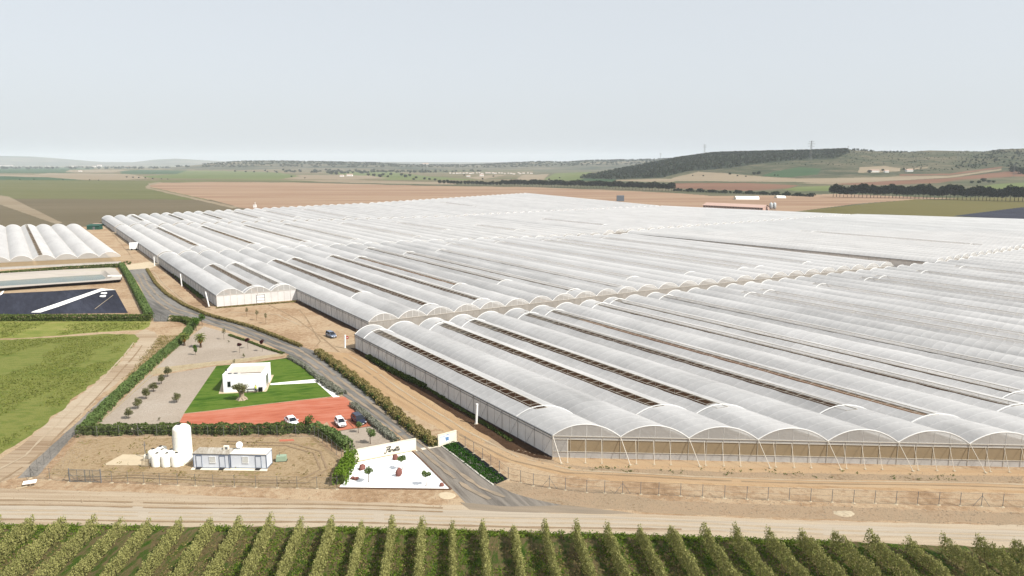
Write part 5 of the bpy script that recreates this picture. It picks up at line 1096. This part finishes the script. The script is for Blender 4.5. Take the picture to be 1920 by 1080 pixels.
# farm buildings
a_,b_=g(1318,391),g(1430,396.5); t=thing('farm_shed',(a_[0],a_[1],0),'long low farm shed with a pink tiled roof beyond the greenhouses','shed'); r=math.atan2(b_[1]-a_[1],b_[0]-a_[0]); L=math.dist(a_,b_); D=16
def fs(x,y,z): return (a_[0]+x*math.cos(r)-y*math.sin(r),a_[1]+x*math.sin(r)+y*math.cos(r),z)
m=MB(); m.quad(fs(0,0,0),fs(L,0,0),fs(L,0,4),fs(0,0,4)); m.quad(fs(L,0,0),fs(L,D,0),fs(L,D,4),fs(L,D/2,6.3),fs(L,0,4)); m.quad(fs(0,D,0),fs(0,0,0),fs(0,0,4),fs(0,D/2,6.3),fs(0,D,4)); m.quad(fs(L,D,0),fs(0,D,0),fs(0,D,4),fs(L,D,4)); m.build('wall','roof_tile',t)
m=MB(); m.quad(fs(-.6,-.8,3.9),fs(L+.6,-.8,3.9),fs(L+.6,D/2,6.6),fs(-.6,D/2,6.6)); m.quad(fs(-.6,D/2,6.6),fs(L+.6,D/2,6.6),fs(L+.6,D+.8,3.9),fs(-.6,D+.8,3.9)); m.build('roof','roof_tile',t)
for k in range(22): m=MB(); x=L*(k+.5)/22; p_=fs(x,-.1,2.0); m.box(p_,(1.7,.1,1.2),r); m.build('window','glass',t)
for k,(x,l) in enumerate(((1445,'grey feed silo beside the farm shed, left of the pair'),(1451.5,'grey feed silo beside the farm shed, right of the pair'))):
    X,Y=g(x,396); t=thing('silo',(X,Y,0),l,'silo','feed silos'); m=MB(); m.lathe((X,Y,2),[(.4,0),(1.7,1.6),(1.7,6.0),(.5,7.2)],14); m.build('drum','galvl',t,smooth=True)
    for s in ((-1.2,-1.2),(1.2,-1.2),(1.2,1.2),(-1.2,1.2)): m=MB(); m.bar((X+s[0],Y+s[1],0),(X+s[0],Y+s[1],4),.12,4); m.build('leg','grey',t)
def tunnel(x0,x1,y,hh,l):
    a_,b_=g(x0,y),g(x1,y+.3); t=thing('poly_tunnel',(a_[0],a_[1],0),l,'tunnel','white tunnels in the red field'); m=MB(); K=8; w=6
    for k in range(K): A_,B_=math.pi*k/K,math.pi*(k+1)/K; m.quad((a_[0],a_[1]+w-w*math.cos(A_),hh*math.sin(A_)),(b_[0],b_[1]+w-w*math.cos(A_),hh*math.sin(A_)),(b_[0],b_[1]+w-w*math.cos(B_),hh*math.sin(B_)),(a_[0],a_[1]+w-w*math.cos(B_),hh*math.sin(B_)))
    m.build('cover','whiteliner',t); m=MB(); m.quad(*[(a_[0],a_[1]+w-w*math.cos(math.pi*k/K),hh*math.sin(math.pi*k/K)) for k in range(K+1)]); m.build('end_wall','concrete',t)
tunnel(1380,1424,374,4.5,'long white plastic tunnel lying in the red-brown field'); tunnel(1457,1474,371.5,3.5,'shorter torn white tunnel right of the long one')
X,Y=g(1163,377.5); t=thing('water_tower',(X,Y,0),'grey box-like metal tank standing behind the far greenhouse roofs','tank'); m=MB(); m.box((X,Y,.3),(9.5,4,7.5)); m.build('body','grey2',t); m=MB()
for k in range(7): m.box((X-4.4+k*1.45,Y-2.05,.3),(.18,.15,7.5))
m.build('rib','galv',t); m=MB(); m.box((X,Y,0),(9,3.6,.3)); m.build('base','concrete',t)
X,Y=g(478,389); m=MB(); m.box((X,Y,0),(3,2.5,3)); m.box((X,Y,3),(3.3,2.8,.2)); m.bar((X+.5,Y,3),(X+.5,Y,6),.25,5); o=m.build('pump_box','whitemetal'); tag(o,'tiny white pump box with a dark stack behind the rear greenhouse','box')
def farhouse(x,y,w,d,h,l,mat='farwhite',roof='roof_tile',rz=0):
    X,Y,Z=gh(x,y); t=thing('farm_building',(X,Y,Z),l,'building','distant farm buildings'); m=MB(); m.box((X,Y,Z-.5),(w,d,h+.5),rz); m.build('wall',mat,t); m=MB(); m.box((X,Y,Z+h),(w*1.05,d*1.1,h*.45),rz,(1,.08)); m.build('roof',roof,t)
for q in [(655,330,22,12,6,'pinkish farmhouse with a tiled roof at the edge of the left plain'),(640,331,14,10,5,'smaller white outbuilding left of the pinkish farmhouse'),(186,312,60,30,18,'bright white building far out on the left plain'),(176,313,40,25,10,'low white hall beside the brightest far building'),(10,311.5,220,40,12,'long pale hall at the far left edge of the plain'),(137,312.5,50,30,9,'small pale building left of the bright one on the far plain'),(88,312,60,30,7,'faint pale shed on the far left plain'),(240,314,50,25,9,'tiny pale building right of the bright one on the far plain'),(149,321.5,20,10,5,'tiny pale hut among the left fields'),(798,309.5,50,30,12,'pale hall on the distant ridge at the centre'),(1640,322.5,22,10,4,'low farm shed in the pale slope clearing'),(1706,321.5,16,9,4,'small farm shed right of the clearing on the slope'),(1663,323,10,8,4,'small white hut by the slope clearing'),(903,330,16,10,5,'small pale building among trees at the left end of the middle belt'),(878,331,14,9,4,'tiny pale building left of the middle belt')]: farhouse(*q[:5],q[5])
for k in range(26):
    x=845+k*6.0+random.uniform(-1.5,1.5); y=325.5+random.uniform(-1.2,1.2)-(.6 if k<8 else 0); X,Y,Z=gh(x,y); t=thing('village_house',(X,Y,Z),'one of the tiny white houses of the distant village at the centre','house','houses of the distant village'); w=random.uniform(7,13); m=MB(); m.box((X,Y,Z-.5),(w,8,4.2)); m.build('wall','farwhite',t); m=MB(); m.box((X,Y,Z+3.7),(w*1.05,8.6,1.6),0,(1,.1)); m.build('roof','roof_tile',t)
def pylon(x,yb,yt,l):
    X,Y,Z=gh(x,yb); h=(yb-yt)*Y/FF; t=thing('pylon',(X,Y,Z),l,'pylon','lattice pylons on the hills'); m=MB(); w=h*.07; th=h*.006
    for a_ in ((-1,-1),(1,-1),(1,1),(-1,1)): m.bar((X+a_[0]*w,Y+a_[1]*w,Z-1),(X+a_[0]*w*.15,Y+a_[1]*w*.15,Z+h),th,3)
    for k in range(8):
        z0,z1=h*k/8,h*(k+1)/8; w0,w1=w*(1-.85*k/8),w*(1-.85*(k+1)/8); m.bar((X-w0,Y-w0,Z+z0),(X+w1,Y-w1,Z+z1),th*.6,3); m.bar((X+w0,Y-w0,Z+z0),(X-w1,Y-w1,Z+z1),th*.6,3)
    m.build('mast','galv',t)
    for z,ww in ((.72,.17),(.84,.2),(.95,.15)): m=MB(); m.bar((X-h*ww,Y,Z+h*z),(X+h*ww,Y,Z+h*z),th*.9,3); m.bar((X-h*ww,Y,Z+h*z),(X,Y,Z+h*(z+.05)),th*.6,3); m.bar((X+h*ww,Y,Z+h*z),(X,Y,Z+h*(z+.05)),th*.6,3); m.build('crossarm','galv',t)
pylon(1320,292,271.5,'lattice pylon standing on the left shoulder of the wooded hill'); pylon(1519,301,265,'tallest lattice pylon, in front of the wooded hill'); pylon(1588,284,274,'small portal pylon on the crest right of the tallest one'); pylon(1903,331,306,'grey pylon in front of the large dark tree at the right edge'); pylon(1238,301,287,'faint small pylon left of the wooded hill'); pylon(1795,300,284,'faint pylon on the right-hand hills')
# ---------------------------------------------------------------- world, sun, camera
def setup():
    sun_dir=np.array([.80,-.44,.0]); sun_dir/=np.linalg.norm(sun_dir); el=R(47)
    d=np.array([sun_dir[0]*math.cos(el),sun_dir[1]*math.cos(el),math.sin(el)])
    L=bpy.data.lights.new('sun','SUN'); L.energy=5.0; L.angle=R(.5); L.color=(1,.955,.88)
    o=bpy.data.objects.new('sun',L); C.objects.link(o)
    from mathutils import Vector
    o.rotation_euler=Vector(-d).to_track_quat('-Z','Y').to_euler(); o.location=(60,-40,120)
    w=bpy.data.worlds.new('World'); S.world=w; w.use_nodes=True; nt=w.node_tree
    bg=nt.nodes['Background']; sk=nt.nodes.new('ShaderNodeTexSky'); sk.sky_type='NISHITA'; sk.sun_disc=False
    sk.sun_elevation=el; sk.sun_rotation=math.atan2(d[0],d[1]); sk.air_density=1.0; sk.dust_density=4.0; sk.ozone_density=1.2; sk.altitude=400
    hs=nt.nodes.new('ShaderNodeHueSaturation'); hs.inputs['Saturation'].default_value=.45
    nt.links.new(sk.outputs[0],hs.inputs['Color']); nt.links.new(mixc(nt,.78,hs.outputs[0],[3.12,3.32,3.5]),bg.inputs[0]); bg.inputs[1].default_value=.15
    cam=bpy.data.cameras.new('camera'); cam.lens=36*F/1920; cam.sensor_width=36; cam.clip_end=60000; cam.clip_start=1
    c=bpy.data.objects.new('camera',cam); C.objects.link(c); c.location=(0,0,H); c.rotation_euler=(math.pi/2-PIT,0,0); S.camera=c
    hb=MB(); X0,X1,Y0,Y1,Z0,Z1=-21000,21000,-200,18400,-1,270
    hb.box(((X0+X1)/2,(Y0+Y1)/2,Z0),(X1-X0,Y1-Y0,Z1-Z0))
    m,nt2,out=newmat('haze'); v=nt2.nodes.new('ShaderNodeVolumePrincipled'); v.inputs['Color'].default_value=(.86,.93,1,1); v.inputs['Density'].default_value=HAZE; v.inputs['Anisotropy'].default_value=0
    nt2.links.new(v.outputs[0],out.inputs['Volume']); o=hb.build('haze',m); o['kind']='stuff'
    vs=S.view_settings; vs.view_transform='Standard'; vs.look='None'; vs.exposure=.55; vs.gamma=1
    S.render.engine='CYCLES'; cy=S.cycles; cy.max_bounces=6; cy.diffuse_bounces=3; cy.transmission_bounces=4; cy.transparent_max_bounces=12; cy.volume_bounces=1; cy.glossy_bounces=2
HAZE=5.5e-5
setup()
